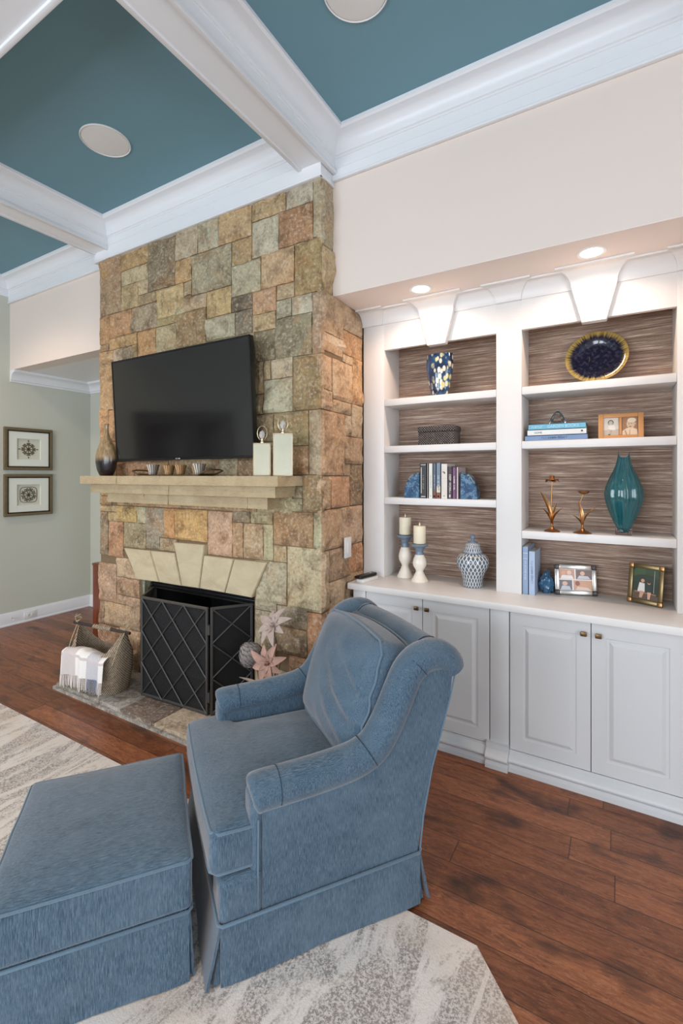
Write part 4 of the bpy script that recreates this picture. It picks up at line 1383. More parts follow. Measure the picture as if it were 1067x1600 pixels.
# protea head: overlapping scales around an egg, facing the camera side
pc = V((-.125, -.02, .435))
flw = empty('protea', (0, 0, 0)); flw.parent = FL
bm = nb(); ax = V((-.35, -.25, .55)).normalized()
s_ = ax.orthogonal().normalized(); t_ = ax.cross(s_)
for ring_ in range(7):
    f = ring_ / 6; rad = .046 * math.sin(PI * (.30 + .55 * f)); hgt = -.045 + .075 * f
    for k in range(11):
        a = 2 * PI * (k + .5 * (ring_ % 2)) / 11
        out = s_ * math.cos(a) + t_ * math.sin(a)
        petal(bm, pc + ax * hgt + out * rad * 1.1, ax * (1) + out * (.95 - .7 * f), out, .046, .016, .35, 6)
lathe(bm, [(0, -.05), (.022, -.03), (.030, 0), (.020, .03), (0, .05)], seg=16, M=Matrix.Translation(pc) @ ax.to_track_quat('Z', 'Y').to_matrix().to_4x4())
obj('flower_head', bm, M_petg, flw, 60)
stem(flw, (-.01, 0, .2), pc - ax * .04, .005, (-.02, 0, -.01))
# lilies
for cpos, face, npet, L, mat_, nm in (((.045, -.075, .445), (.1, -1, .15), 8, .105, M_petp, 'pink'), ((.025, -.005, .62), (-.1, -.75, .55), 8, .105, M_petal, 'grey')):
    lf = empty('lily', (0, 0, 0)); lf.parent = FL
    c = V(cpos); fd = V(face).normalized(); a1 = fd.orthogonal().normalized(); a2 = fd.cross(a1)
    bm = nb()
    for k in range(npet):
        a = 2 * PI * k / npet + .4; out = a1 * math.cos(a) + a2 * math.sin(a)
        petal(bm, c, out * 1.0 + fd * .40, fd, L * (1 + .15 * math.sin(k * 2.3)), .023, .34, 9)
    obj('petals', bm, mat_, lf, 60)
    bm = nb()
    for k in range(3):
        a = 2 * PI * k / 3; out = a1 * math.cos(a) + a2 * math.sin(a)
        petal(bm, c, fd + out * .5, out, .035, .009, .3, 5)
    obj('flower_centre', bm, mat_, lf, 60)
    stem(lf, (.01, 0, .2), c, .0042, (.01, .01, 0))
for p0, p1, L in (((0, 0, .2), (-.045, -.02, .56), .10), ((.0, .01, .2), (.0, -.04, .47), .07), ((.01, 0, .2), (.13, -.03, .54), .02), ((-.01, 0, .2), (-.07, .0, .40), .06)):
    gr = empty('wheat_spray', (0, 0, 0)); gr.parent = FL
    stem(gr, p0, p1, .0022, (-.01, 0, 0))
    d = (V(p1) - V(p0)).normalized(); bm = nb()
    for k in range(12):
        a = k * 2.4; o_ = d.orthogonal().normalized(); o2 = d.cross(o_); out = o_ * math.cos(a) + o2 * math.sin(a)
        petal(bm, V(p1) - d * (L * (1 - k / 12)), d + out * .45, out, .028 if L > .03 else .012, .006, .1, 4)
    obj('seed_head', bm, plain('pale_seed', (198, 182, 140), .9, var=.2) if 'pale_seed' not in bpy.data.materials else bpy.data.materials['pale_seed'], gr, 60)
lfm = nb()
for k, (dx, dy, dz) in enumerate(((-.4, -.4, .5), (.5, -.5, .35), (.1, -.7, .4), (.7, -.1, .4), (-.2, -.6, .2), (.35, -.4, .7))):
    petal(lfm, (.0, -.01, .23), (dx, dy, dz), (0, -.5, 1), .20, .013, .15, 9)
obj('leaves', lfm, M_petal, FL, 60)

# switch on the stone side, outlet in the baseboard
sw = empty('light_switch', (FX1 + .020, 2.475, 1.062), 0, 'tall white wall switch plate on the side of the stone breast', 'switch')
bm = nb(); bbox(bm, -.003, .010, -.036, .036, -.062, .062, .003); obj('cover_plate', bm, M_white, sw)
bm = nb(); bbox(bm, .008, .014, -.016, .016, -.033, .033, .002); obj('rocker', bm, M_white, sw)
ou = empty('outlet', (XL + .016, 2.52, .066), 0, 'white double outlet set sideways in the baseboard of the hall wall', 'outlet')
bm = nb(); bbox(bm, 0, .006, -.058, .058, -.035, .035, .002); obj('cover_plate', bm, M_white, ou)
for s in (-1, 1):
    bm = nb(); bbox(bm, .005, .0085, s * .02 - .014, s * .02 + .014, -.016, .016, .003); so_ = obj('socket', bm, M_white, ou)
    bm = nb()
    for t_ in (-.005, .005): box(bm, .0083, .0088, s * .02 - .004, s * .02 + .004, t_ - .001, t_ + .001)
    obj('slots', bm, M_black, so_)
ds = empty('door_stop', (XL + .016, 2.35, .075), 0, 'thin sprung door stop on the baseboard beside the outlet', 'door stop')
bm = nb(); tube(bm, [(0, 0, 0), (.03, -.01, .0), (.075, -.018, -.002)], .004, 8); obj('spring', bm, M_silver, ds)
bm = nb(); tube(bm, [(.072, -.018, -.002), (.088, -.021, -.003)], .007, 10); obj('rubber_tip', bm, M_white, ds)

# framed medallions on the hall wall
M_frame = plain('antique_bronze_frame', (122, 110, 84), .45, .5, var=.18, sc=30)
M_mat = plain('white_mat_board', (222, 226, 216), .9, var=.01)
M_linen = plain('linen_backing', (206, 206, 190), .9, var=.08, sc=200)
M_scroll = plain('bronze_scrollwork', (92, 76, 42), .4, .6, var=.3, sc=80)
def spiral(bm, cx, cy, r0, a0, turns, sgn, r=.0026):
    pts = []
    for k in range(22):
        u = k / 21; a = a0 + sgn * turns * 2 * PI * u; rr_ = r0 * (1 - .8 * u)
        pts.append((.006, cx + rr_ * math.cos(a), cy + rr_ * math.sin(a)))
    tube(bm, pts, r, 6)
for zc, hh, kind, lab in ((1.770, .215, 0, 'upper framed round scrollwork medallion on the hall wall'), (1.302, .212, 1, 'lower framed square scrollwork medallion on the hall wall')):
    pf = empty('picture_frame', (XL + .002, 2.508, zc), 0, lab, 'framed art', 'framed medallions on the hall wall')
    hw = .230
    bm = nb()
    for prof_in, depth, dd in ((0, .030, .022), ):
        for (a, b, c_, d_) in ((-hw, hw, hh - .028, hh), (-hw, hw, -hh, -hh + .028), (-hw, -hw + .028, -hh + .028, hh - .028), (hw - .028, hw, -hh + .028, hh - .028)):
            bbox(bm, 0, .030, a, b, c_, d_, .004)
    obj('frame', bm, M_frame, pf, 40)
    bm = nb(); q = .028
    for (a, b, c_, d_) in ((-hw + q, hw - q, hh - q - .012, hh - q), (-hw + q, hw - q, -hh + q, -hh + q + .012), (-hw + q, -hw + q + .012, -hh + q, hh - q), (hw - q - .012, hw - q, -hh + q, hh - q)):
        bbox(bm, .0, .024, a, b, c_, d_, .002)
    obj('inner_lip', bm, plain('dark_bronze_lip', (58, 44, 26), .4, .4) if 'dark_bronze_lip' not in bpy.data.materials else bpy.data.materials['dark_bronze_lip'], pf, 40)
    bm = nb(); iw, ih = .113, .106
    for (a, b, c_, d_) in ((-hw + .035, hw - .035, ih, hh - .035), (-hw + .035, hw - .035, -hh + .035, -ih), (-hw + .035, -iw, -ih, ih), (iw, hw - .035, -ih, ih)):
        box(bm, .003, .018, a, b, c_, d_)
    obj('mat_board', bm, M_mat, pf, 20)
    bm = nb(); box(bm, .0, .003, -iw - .005, iw + .005, -ih - .005, ih + .005); obj('backing', bm, M_linen, pf, 20)
    bm = nb()
    R = .080
    for k in range(8):
        a = 2 * PI * k / 8 + (PI / 8 if kind else 0)
        rr_ = R * (.72 if kind == 0 else (.72 if k % 2 == 0 else .78))
        c, s = math.cos(a), math.sin(a)
        for sg in (-1, 1):
            b_ = a + sg * .22
            spiral(bm, rr_ * math.cos(b_), rr_ * math.sin(b_), .021, a + (PI / 2) * sg, .9, sg)
        tube(bm, [(.006, 0, 0), (.007, c * R * .4, s * R * .4), (.006, c * R * .8, s * R * .8)], [.004, .003, .002], 6)
    lathe(bm, [(0, .010), (.012, .008), (.015, .002), (0, .0)], seg=12, M=Matrix.Rotation(PI / 2, 4, 'Y'))
    if kind == 0:
        for k in range(4):
            a = PI / 2 * k
            for r__ in (.078, .085, .090): tube(bm, [(.005, (r__) * math.cos(a) - .004 * math.sin(a), r__ * math.sin(a) + .004 * math.cos(a)), (.005, r__ * math.cos(a) + .004 * math.sin(a), r__ * math.sin(a) - .004 * math.cos(a))], .003, 6)
    else:
        sq = .080; pts = []
        for k in range(40):
            a = 2 * PI * k / 40; e = .45
            pts.append((.005, sq * math.copysign(abs(math.cos(a)) ** e, math.cos(a)), sq * .98 * math.copysign(abs(math.sin(a)) ** e, math.sin(a))))
        tube(bm, pts, .0025, 6, closed=True)
    obj('medallion', bm, M_scroll, pf, 60)

# wooden side cabinet just past the chimney breast
M_cherry = (lambda t: (t.base(t.ramp(t.noise(t.co('Object', (14, 14, 1.2)), 3, 6, .6, .6), [(.3, lin((84, 34, 18))), (.7, lin((134, 62, 34)))])), t.m)[1])(NT('cherry_wood', .3))
sc2 = empty('side_cabinet', (-3.80, 2.66, 0), 0, 'reddish cherry wood cabinet end standing in the hall behind the chimney breast', 'cabinet')
bm = nb(); bbox(bm, -.165, .16, -.245, .22, .0, .715, .003); obj('body', bm, M_cherry, sc2)
bm = nb(); bbox(bm, -.17, .165, -.25, .225, .715, .735, .004); obj('top', bm, M_cherry, sc2)
bm = nb(); bbox(bm, -.13, .13, -.252, -.244, .06, .67, .003); pn = obj('door', bm, M_cherry, sc2)
bm = nb(); lathe(bm, [(.006, 0), (.005, .01), (.010, .018), (0, .024)], M=Matrix.Translation((.10, -.252, .4)) @ Matrix.Rotation(PI / 2, 4, 'X'), seg=12); obj('knob', bm, M_bronze, pn)
# ---------------------------------------------------------------- things on the shelves
Z1, Z2, Z3, Z3R, ZCT = 1.9885, 1.6895, 1.3605, 1.1965, .8455
def text(s, parent, M, size, mat, name='lettering', ext=.0002):
    if s[0] == '~':      # lettering too small to read in the photo: a run of uneven strokes
        n = int(s[1:]); r_ = random.Random(n); bm = nb(); x = -n * size * .32
        for k in range(n):
            w_ = size * r_.uniform(.10, .16); h_ = size * r_.uniform(.30, .38)
            if r_.random() < .16: x += size * .4
            for q in range(r_.choice((1, 2))): box(bm, x + q * size * .30, x + q * size * .30 + w_, -h_, h_, -ext, ext)
            zc = r_.choice((-h_ * .8, 0, h_ * .8)); box(bm, x, x + size * .42, zc - w_ * .4, zc + w_ * .4, -ext, ext)
            x += size * .62
        o = obj(name, bm, mat, parent, 0); o.matrix_local = M
        return o
    cu = bpy.data.curves.new(name, 'FONT'); cu.body = s; cu.size = size; cu.align_x = 'CENTER'; cu.align_y = 'CENTER'; cu.extrude = ext
    t0 = bpy.data.objects.new(name + '_curve', cu)
    me = bpy.data.meshes.new_from_object(t0); bpy.data.objects.remove(t0); bpy.data.curves.remove(cu)
    me.materials.clear(); me.materials.append(mat)
    o = bpy.data.objects.new(name, me); C.objects.link(o); o.parent = parent; o.matrix_local = M
    return o
FRONT = Matrix.Rotation(PI / 2, 4, 'X')                    # reads from the room side

def speckle_mat():
    t = NT('blue_art_glass', .08, coat=.6)
    o = t.co('Object', (1, 1, .7), (0, .5, 0)); n = t.noise(o, 6, 3)
    vor = t.n('ShaderNodeTexVoronoi'); vor.inputs['Scale'].default_value = 46; t.l(t.co('Object', (1, 1, .55), (.3, .6, 0)), vor.inputs['Vector'])
    nn = t.noise(o, 16, 4, .6, .8); z = t.xyz(t.co())[2]
    base = t.ramp(nn, [(.3, lin((10, 18, 42))), (.5, lin((24, 56, 92))), (.7, lin((40, 84, 124)))])
    m = t.math('MULTIPLY', t.ramp(vor.outputs['Distance'], [(.36, 1.), (.50, 0.)]), t.ramp(n, [(.42, 0.), (.50, 1.)]))
    c = t.mix(m, base, t.ramp(nn, [(.4, lin((222, 220, 206))), (.62, lin((214, 200, 120)))]))
    return t.base(c).m
bm = nb(); lathe(bm, [(0, 0), (.048, 0), (.053, .004), (.063, .05), (.077, .12), (.083, .18), (.0835, .225), (.0815, .252), (.078, .252), (.078, .22), (.06, .05), (0, .02)], seg=48, sy=.62)
tag(obj('vase', bm, speckle_mat(), None, 60, (-.951, 2.785, Z1)), 'dark blue art glass vase flecked with yellow and white, on the top left shelf', 'vase')

def rush():
    t = NT('dark_woven_rush', .7); o = t.xyz(t.co())
    f = t.math('MULTIPLY', t.math('SINE', t.math('MULTIPLY', o[0], 420)), t.math('SINE', t.math('MULTIPLY', t.math('ADD', o[2], t.math('MULTIPLY', o[1], 1.)), 420)))
    f = t.math('ADD', f, t.math('MULTIPLY', t.noise(t.co(), 90, 3), 1.2))
    t.base(t.ramp(f, [(.55, lin((30, 28, 29))), (1.1, lin((128, 120, 116)))])); t.bump(f, .7, .004); return t.m
M_wick = rush()
bx = empty('woven_box', (-.945, 2.80, Z2), 0, 'dark woven lidded box under the shelf with the flecked blue vase', 'box')
bm = nb(); bbox(bm, -.128, .100, -.062, .062, 0, .078, .004, 2, M=Matrix.Identity(4)); obj('box_body', bm, M_wick, bx)
bm = nb(); bbox(bm, -.131, .103, -.065, .065, .079, .112, .004, 2); obj('lid', bm, M_wick, bx)

# agate bookends and the books between them
def agate_mat():
    t = NT('blue_agate', .45, spec=.3)
    o = t.xyz(t.co()); r = t.math('SQRT', t.math('ADD', t.math('MULTIPLY', o[0], o[0]), t.math('MULTIPLY', t.math('MULTIPLY', o[2], o[2]), .45)))
    n = t.noise(t.co(), 22, 7, .7, 1.5)
    f = t.math('ADD', r, t.math('MULTIPLY', t.math('SUBTRACT', n, .5), .05))
    c = t.ramp(t.math('MULTIPLY', f, 8.2), [(.1, lin((58, 100, 136))), (.45, lin((26, 66, 104))), (.72, lin((46, 92, 130))), (.86, lin((12, 26, 48))), (.97, lin((190, 200, 206)))])
    c = t.mix(t.ramp(n, [(.50, 0.), (.55, .6), (.60, 0.)]), c, lin((150, 184, 206)))
    return t.base(c).m
M_agate = agate_mat()
for s, x, lab in ((-1, -1.066, 'blue agate half-disc bookend on the side of the thick black book'), (1, -.812, 'blue agate half-disc bookend beside the purple book')):
    bm = nb(); P = [(0, 0)] + [(s * (.098 * math.cos(a) ** .75 * (1 + .03 * math.sin(5 * a))), .156 * math.sin(a) ** .9) for a in [PI / 2 * k / 16 for k in range(16)]] + [(0, .158)]
    prism(bm, P, 1, -.034, .034)
    bmesh.ops.bevel(bm, geom=[e for e in bm.edges if abs(e.verts[0].co.y - e.verts[1].co.y) < 1e-5], offset=.003, segments=2, affect='EDGES')
    tag(obj('agate_bookend', bm, M_agate, None, 40, (x + (-.0015 if s < 0 else .0015), 2.775, Z3)), lab, 'bookend', 'blue agate bookends')
def cmat(c, rough=.45):
    n = 'cover_%d_%d_%d' % c
    return bpy.data.materials.get(n) or plain(n, c, rough, var=.06, sc=30)
M_inkw, M_inkk, M_inkb = cmat((236, 234, 228)), cmat((40, 40, 44)), cmat((40, 72, 112))
def book(loc, th, hgt, dep, col, lab, cat_group, lie=False, title=None, tsize=.012, ink=None, extra=None, rz=0):
    """spine faces -y; upright: thickness along x, height z. lying: thickness z, height x"""
    b = empty('book', loc, rz, lab, 'book', cat_group)
    M = Matrix.Identity(4) if not lie else Matrix.Rotation(PI / 2, 4, 'Y')  # x->-z , z->x
    def bo(x0, x1, y0, y1, z0, z1, bb=.0006):
        bm = nb()
        if lie: bbox(bm, z0, z1, y0, y1, x0, x1, bb, 1)
        else: bbox(bm, x0, x1, y0, y1, z0, z1, bb, 1)
        return bm
    cv = nb(); c = .0018
    for q in ((0, c, 0, dep, 0, hgt), (th - c, th, 0, dep, 0, hgt), (0, th, 0, c * 1.3, 0, hgt)):
        if lie: box(cv, q[4], q[5], q[2], q[3], q[0], q[1])
        else: box(cv, *q)
    obj('cover', cv, cmat(col), b, 30)
    obj('pages', bo(c + .0002, th - c - .0002, c * 1.3, dep - .004, .003, hgt - .003), M_paper, b, 0)
    if title:
        if lie: text(title, b, Matrix.Translation((hgt / 2, -.0004, th / 2)) @ FRONT, tsize, ink or M_inkw)
        else: text(title, b, Matrix.Translation((th / 2, -.0004, hgt * .5)) @ FRONT @ Matrix.Rotation(-PI / 2, 4, 'Z'), tsize, ink or M_inkw)
    if extra:
        for i, (x0, x1, z0, z1, cc) in enumerate(extra):
            bm = nb(); 
            if lie: box(bm, z0, z1, -.0006, .0006, x0, x1)
            else: box(bm, x0, x1, -.0006, .0006, z0, z1)
            obj('spine_print', bm, cmat(cc), b, 0)
    return b
G1 = 'books standing between the agate bookends'
yb = 2.742
book((-1.063, yb, Z3), .043, .216, .15, (34, 34, 36), 'thick black book first in the row between the agate bookends', G1, title='~9', tsize=.013, ink=cmat((150, 156, 140)), extra=[(.006, .037, .204, .207, (220, 220, 215)), (.008, .035, .008, .012, (220, 220, 215)), (.007, .011, .03, .19, (214, 210, 204))])
book((-1.0175, yb, Z3), .009, .214, .15, (150, 146, 140), 'thin grey book pressed against the thick black one', G1)
book((-1.0060, yb, Z3), .025, .213, .15, (222, 224, 214), 'plain white book right after the thin grey one', G1, title='~14', tsize=.009, ink=cmat((140, 142, 138)), extra=[(.010, .014, .012, .017, (30, 30, 30))])
book((-.9795, yb, Z3), .020, .213, .15, (84, 94, 112), 'slate blue book with brown foot between white and pictured books', G1, title='~11', tsize=.010, ink=cmat((196, 200, 206)), extra=[(.001, .019, .0, .05, (112, 66, 48)), (.005, .014, .008, .018, (224, 214, 206))])
book((-.9580, yb, Z3), .027, .216, .15, (112, 132, 150), 'pale blue book with a light creature picture low on its spine', G1, title='~8', tsize=.014, ink=cmat((232, 234, 234)), extra=[(.001, .026, .0, .035, (128, 70, 52)), (.002, .025, .037, .075, (214, 204, 184)), (.015, .019, .050, .056, (30, 26, 24)), (.008, .017, .008, .018, (228, 220, 214))])
book((-.9280, yb, Z3), .040, .210, .15, (220, 214, 206), 'widest white book with a dark curl printed near the top of its spine', G1, extra=[(.004, .036, .120, .1206, (170, 160, 150)), (.004, .036, .172, .1726, (170, 160, 150)), (.009, .022, .158, .163, (44, 38, 36)), (.018, .025, .150, .160, (44, 38, 36)), (.014, .024, .014, .020, (160, 150, 142))])
book((-.8860, yb, Z3), .026, .193, .15, (62, 40, 48), 'dark maroon book with large white spine lettering', G1, title='DEEP  WORK', tsize=.017, extra=[(.009, .016, .008, .026, (226, 220, 214)), (.010, .013, .034, .060, (206, 196, 194))])
book((-.8585, yb, Z3), .023, .189, .15, (110, 62, 104), 'purple book with a white script title', G1, title='~10', tsize=.013)
book((-.8340, yb, Z3), .012, .189, .15, (196, 178, 180), 'slim pinkish white book last before the far bookend', G1)

# candle holders with candles
for x, y, hb, hc, lab1, lab2 in ((-1.192, 2.815, .275, .110, 'taller blue and cream glazed candle holder at the back of the counter', 'ivory pillar candle on the taller candle holder'),
                                 (-1.066, 2.745, .235, .108, 'shorter blue and cream glazed candle holder in front of the taller one', 'ivory pillar candle on the shorter candle holder')):
    h_ = empty('candle_holder', (x, y, ZCT), 0, lab1, 'candle holder', 'glazed candle holders on the counter')
    k = hb
    lo = [(0, 0), (.052, 0), (.053, .006), (.044, .018), (.030, .045), (.022, .062), (.026, .072), (.040, .095), (.043, .115), (.037, .140), (.026, .165)]
    lo = [(r, z / .235 * k) for r, z in lo]
    bm = nb(); lathe(bm, lo, seg=36); obj('cream_base', bm, M_cream, h_, 60)
    hi = [(.0262, .165), (.023, .180), (.022, .190), (.026, .198), (.032, .203), (.030, .208), (.050, .220), (.055, .226), (.055, .230), (.040, .233), (0, .235)]
    hi = [(r, z / .235 * k) for r, z in hi]
    bm = nb(); lathe(bm, hi, seg=36); obj('blue_top', bm, M_bluegl, h_, 60)
    cd = empty('candle', (x, y, ZCT + hb + .0005), 0, lab2, 'candle', 'ivory pillar candles')
    bm = nb(); lathe(bm, [(0, 0), (.037, 0), (.038, .002), (.038, hc - .004), (.036, hc), (.030, hc - .001), (0, hc - .004)], seg=36); obj('wax', bm, M_wax, cd, 40)
    bm = nb(); lathe(bm, [(.002, hc - .005), (.005, hc + .004), (.0045, hc + .012), (0, hc + .024)], seg=10); obj('wick', bm, M_wax, cd, 60)

def lattice_mat():
    t = NT('blue_white_lattice_glaze', .18, coat=.4)
    o = t.xyz(t.co()); a = t.math('MULTIPLY', t.math('ARCTAN2', o[1], o[0]), 22 / (2 * PI)); z = t.math('MULTIPLY', o[2], 46)
    def ln(v):
        f = t.math('ABSOLUTE', t.math('SUBTRACT', t.math('FRACT', v), .5)); return t.math('GREATER_THAN', f, .385)
    m = t.math('MAXIMUM', ln(t.math('ADD', a, t.math('MULTIPLY', z, .5))), ln(t.math('SUBTRACT', a, t.math('MULTIPLY', z, .5))))
    return t.base(t.mix(m, lin((84, 98, 114)), lin((216, 218, 218)))).m
M_lat = lattice_mat()
jr = empty('ginger_jar', (-.749, 2.785, ZCT), 0, 'grey-blue and white lattice patterned ginger jar with domed lid on the counter', 'jar')
bm = nb(); lathe(bm, [(0, 0), (.057, 0), (.060, .004), (.057, .02), (.058, .045), (.072, .085), (.090, .120), (.095, .145), (.090, .170), (.072, .190), (.055, .197), (.052, .2)], seg=56); obj('jar_body', bm, M_lat, jr, 60)
bm = nb(); lathe(bm, [(.056, .199), (.056, .203), (.046, .225), (.044, .245), (.034, .255), (.012, .262)], seg=48); ld = obj('lid', bm, M_lat, jr, 60)
bm = nb(); lathe(bm, [(.030, .2555), (.028, .262), (.010, .268), (.007, .276), (.013, .284), (.016, .292), (.012, .301), (.004, .305), (0, .309)], seg=24); obj('finial', bm, M_bluegl, ld, 60)
bm = nb(); lathe(bm, [(.0565, .196), (.058, .199), (.0565, .203)], seg=48); obj('rim_band', bm, M_bluegl, jr, 60)

# plate on a stand
def plate_mat():
    t = NT('gold_rim_navy_glaze', .10, coat=.8)
    o = t.xyz(t.co()); r = t.math('SQRT', t.math('ADD', t.math('MULTIPLY', o[0], o[0]), t.math('MULTIPLY', o[1], o[1])))
    an = t.math('ARCTAN2', o[1], o[0]); st = t.noise(t.cxyz(t.math('MULTIPLY', an, 30), t.math('MULTIPLY', r, 8), 0), 1.4, 4, .7)
    f = t.math('ADD', t.math('MULTIPLY', r, 6), t.math('MULTIPLY', t.math('SUBTRACT', st, .5), .42))
    sp = t.noise(t.co(), 60, 4)
    nav = t.mix(t.ramp(sp, [(.5, 0.), (.7, .55)]), lin((22, 26, 50)), lin((84, 84, 108)))
    return t.base(t.ramp2(f, nav) if hasattr(t, 'ramp2') else t.mix(t.ramp(f, [(.74, 0.), (.86, 1.)]), nav, t.ramp(st, [(.35, lin((150, 118, 56))), (.7, lin((214, 186, 104)))]))).m
pl = empty('decorative_plate', (-.112, 2.845, Z1 + .012), 0, 'round navy glazed plate with streaky gold rim propped on the top shelf', 'plate')
pl.rotation_euler = (math.radians(72), 0, math.radians(-3))
bm = nb(); R_ = .152
lathe(bm, [(0, .006), (.075, .006), (.095, .012), (.106, .020), (.125, .024), (.150, .034), (.1525, .036), (.150, .038), (.124, .029), (.104, .025), (.093, .017), (.073, .011), (0, .011)], 0, 0, 0, 64, M=Matrix.Translation((0, R_, -.03)))
# flip so the bowl side faces the room
po = obj('plate_body', bm, plate_mat(), pl, 60)
po.data.transform(Matrix.Translation((0, -R_, 0))); po.location = (0, R_, 0)
ps = empty('plate_stand', (-.112, 2.845, Z1), 0, 'small wire easel holding up the navy and gold plate', 'plate stand')
ps.location.z += .001
for s in (-.06, .06):
    bm = nb(); tube(bm, [(s, -.055, .012), (s, -.050, .002), (s, .0, .002), (s * .8, .05, .002), (s * .6, .055, .10), (s * .5, .07, .16)], .0022, 6); obj('wire_leg', bm, M_bronze, ps, 60)
bm = nb(); tube(bm, [(-.06, -.050, .002), (.06, -.050, .002)], .0022, 6); obj('cross_wire', bm, M_bronze, ps, 60)

# stacked garden and home books with a crystal bell shape on top
G2 = 'books lying in a pile in the far bay'
book((-.449, 2.742, Z2), .028, .305, .20, (112, 140, 178), 'slate blue book at the bottom of the lying pile', G2, True, '~13', .016, cmat((44, 66, 104)))
book((-.437, 2.744, Z2 + .0285), .031, .288, .19, (224, 226, 226), 'white book in the middle of the lying pile, titled HOME', G2, True, None, extra=None)
_b = [o for o in bpy.data.objects if o.get('label', '').endswith('titled HOME')][0]
text('HOME', _b, Matrix.Translation((.055, -.0004, .0145)) @ FRONT, .014, M_inkk)
bm = nb(); lathe(bm, [(0, 0), (.005, .0), (.005, .001), (0, .001)], seg=12, M=Matrix.Translation((.268, -.0002, .017)) @ FRONT); obj('spine_print', bm, M_inkk, _b)
book((-.432, 2.746, Z2 + .060), .030, .280, .185, (108, 178, 206), 'turquoise book on top of the lying pile, titled garden books', G2, True, None)
_b = [o for o in bpy.data.objects if o.get('label', '').endswith('titled garden books')][0]
text('GARDEN BOOKS', _b, Matrix.Translation((.172, -.0004, .015)) @ FRONT, .020, cmat((190, 222, 236)))
text('~7', _b, Matrix.Translation((.045, -.0004, .015)) @ FRONT, .013, cmat((222, 236, 240)))
def glass_mat(name, col, rough=.02, tr=1.0, ior=1.25):
    t = NT(name, rough, trans=tr, ior=ior); t.base(lin(col)); return t.m
M_glass = glass_mat('clear_crystal', (244, 246, 248))
cg = empty('crystal_paperweight', (-.291, 2.80, Z2 + .0905), 0, 'clear crystal pyramid ornament on top of the turquoise book', 'ornament')
bm = nb(); lathe(bm, [(0, 0), (.042, 0), (.044, .004), (.036, .03), (.026, .05), (.012, .066), (.007, .070), (0, .072)], seg=9); obj('crystal_body', bm, M_glass, cg, 15)
bm = nb(); lathe(bm, [(0, .069), (.006, .072), (.008, .078), (.005, .084), (0, .086)], seg=10); obj('crystal_knob', bm, M_silver, cg, 40)

# pictures: prints are flat, everything round them has depth
def print_face(w, h, shapes, bg, mats, parent, name='photo_print', z0=0):
    """flat print: background plus polygons in order, each a hair in front of the last"""
    bm = nb(); used = [bg]
    P = lambda pts, lay, mi: bm.faces.new([bm.verts.new((x, -.00015 * lay, z)) for x, z in pts])
    f = P([(-w / 2, 0), (w / 2, 0), (w / 2, h), (-w / 2, h)], 0, 0)
    for i, (kind, a, c) in enumerate(shapes):
        if c not in used: used.append(c)
        if kind == 'e': pts = [(a[0] + a[2] * math.cos(2 * PI * k / 18), a[1] + a[3] * math.sin(2 * PI * k / 18)) for k in range(18)]
        else: pts = a
        pts = [(max(-w / 2, min(w / 2, x * w)), max(0, min(h, z * h))) for x, z in pts]
        P(pts, i + 1, 0).material_index = used.index(c)
    me = bpy.data.meshes.new(name); bm.to_mesh(me); bm.free()
    for c in used: me.materials.append(cmat(c, .35))
    o = bpy.data.objects.new(name, me); C.objects.link(o); o.parent = parent
    return o
M_oak = plain('honey_wood', (198, 140, 84), .45, var=.12, sc=14)
df = empty('photo_frame', (.004, 2.785, Z2 + .001), 0, 'honey wood double photo frame with two sepia pictures', 'photo frame')
df.rotation_euler = (math.radians(-6), 0, math.radians(3))
fw, fh = .200, .128
bm = nb()
for a in ((-fw / 2, -fw / 2 + .024, 0, fh), (fw / 2 - .024, fw / 2, 0, fh), (-.006, .006, .0165, fh - .0205), (-fw / 2 + .024, fw / 2 - .024, 0, .016), (-fw / 2 + .024, fw / 2 - .024, fh - .02, fh)):
    bbox(bm, a[0], a[1], -.008, .008, a[2], a[3], .002)
obj('frame', bm, M_oak, df)
bm = nb(); box(bm, -fw / 2 + .01, fw / 2 - .01, .003, .006, .006, fh - .006); obj('backing', bm, M_black, df)
pw, ph = .068, .092
p1 = print_face(pw, ph, [('p', [(-.5, 0), (.5, 0), (.5, .35), (-.5, .30)], (190, 178, 162)), ('e', (-.02, .72, .19, .15), (74, 62, 54)), ('e', (-.02, .70, .14, .12), (206, 192, 176)), ('p', [(-.2, .30), (.3, .30), (.2, .58), (-.15, .58)], (226, 220, 210)),
                        ('p', [(-.3, .05), (-.18, .05), (-.08, .34), (-.2, .36)], (198, 184, 168)), ('p', [(-.1, .04), (.0, .04), (.08, .3), (-.04, .32)], (180, 164, 148)), ('e', (-.12, .04, .08, .03), (48, 42, 38)), ('e', (-.06, .70, .02, .02), (70, 56, 48)), ('e', (.04, .70, .02, .02), (70, 56, 48))], (212, 204, 192), None, df)
p1.location = (-.0415, .0025, .017)
p2 = print_face(pw, ph, [('p', [(-.5, 0), (.5, 0), (.45, .3), (.1, .42), (-.2, .38), (-.5, .22)], (224, 200, 170)), ('e', (.05, .62, .27, .27), (216, 186, 152)), ('e', (.12, .82, .28, .13), (232, 214, 186)), ('e', (.33, .62, .06, .07), (206, 172, 138)),
                        ('e', (-.06, .62, .03, .02), (70, 46, 34)), ('e', (.10, .63, .03, .02), (70, 46, 34)), ('p', [(-.08, .47), (.12, .48), (.06, .44), (-.03, .43)], (110, 66, 52)), ('p', [(-.02, .30), (.02, .30), (.0, .0), (-.05, .0)], (180, 150, 122)), ('p', [(-.35, .25), (-.28, .27), (-.18, .0), (-.26, .0)], (176, 146, 118))], (164, 122, 92), None, df)
p2.location = (.0415, .0025, .017)

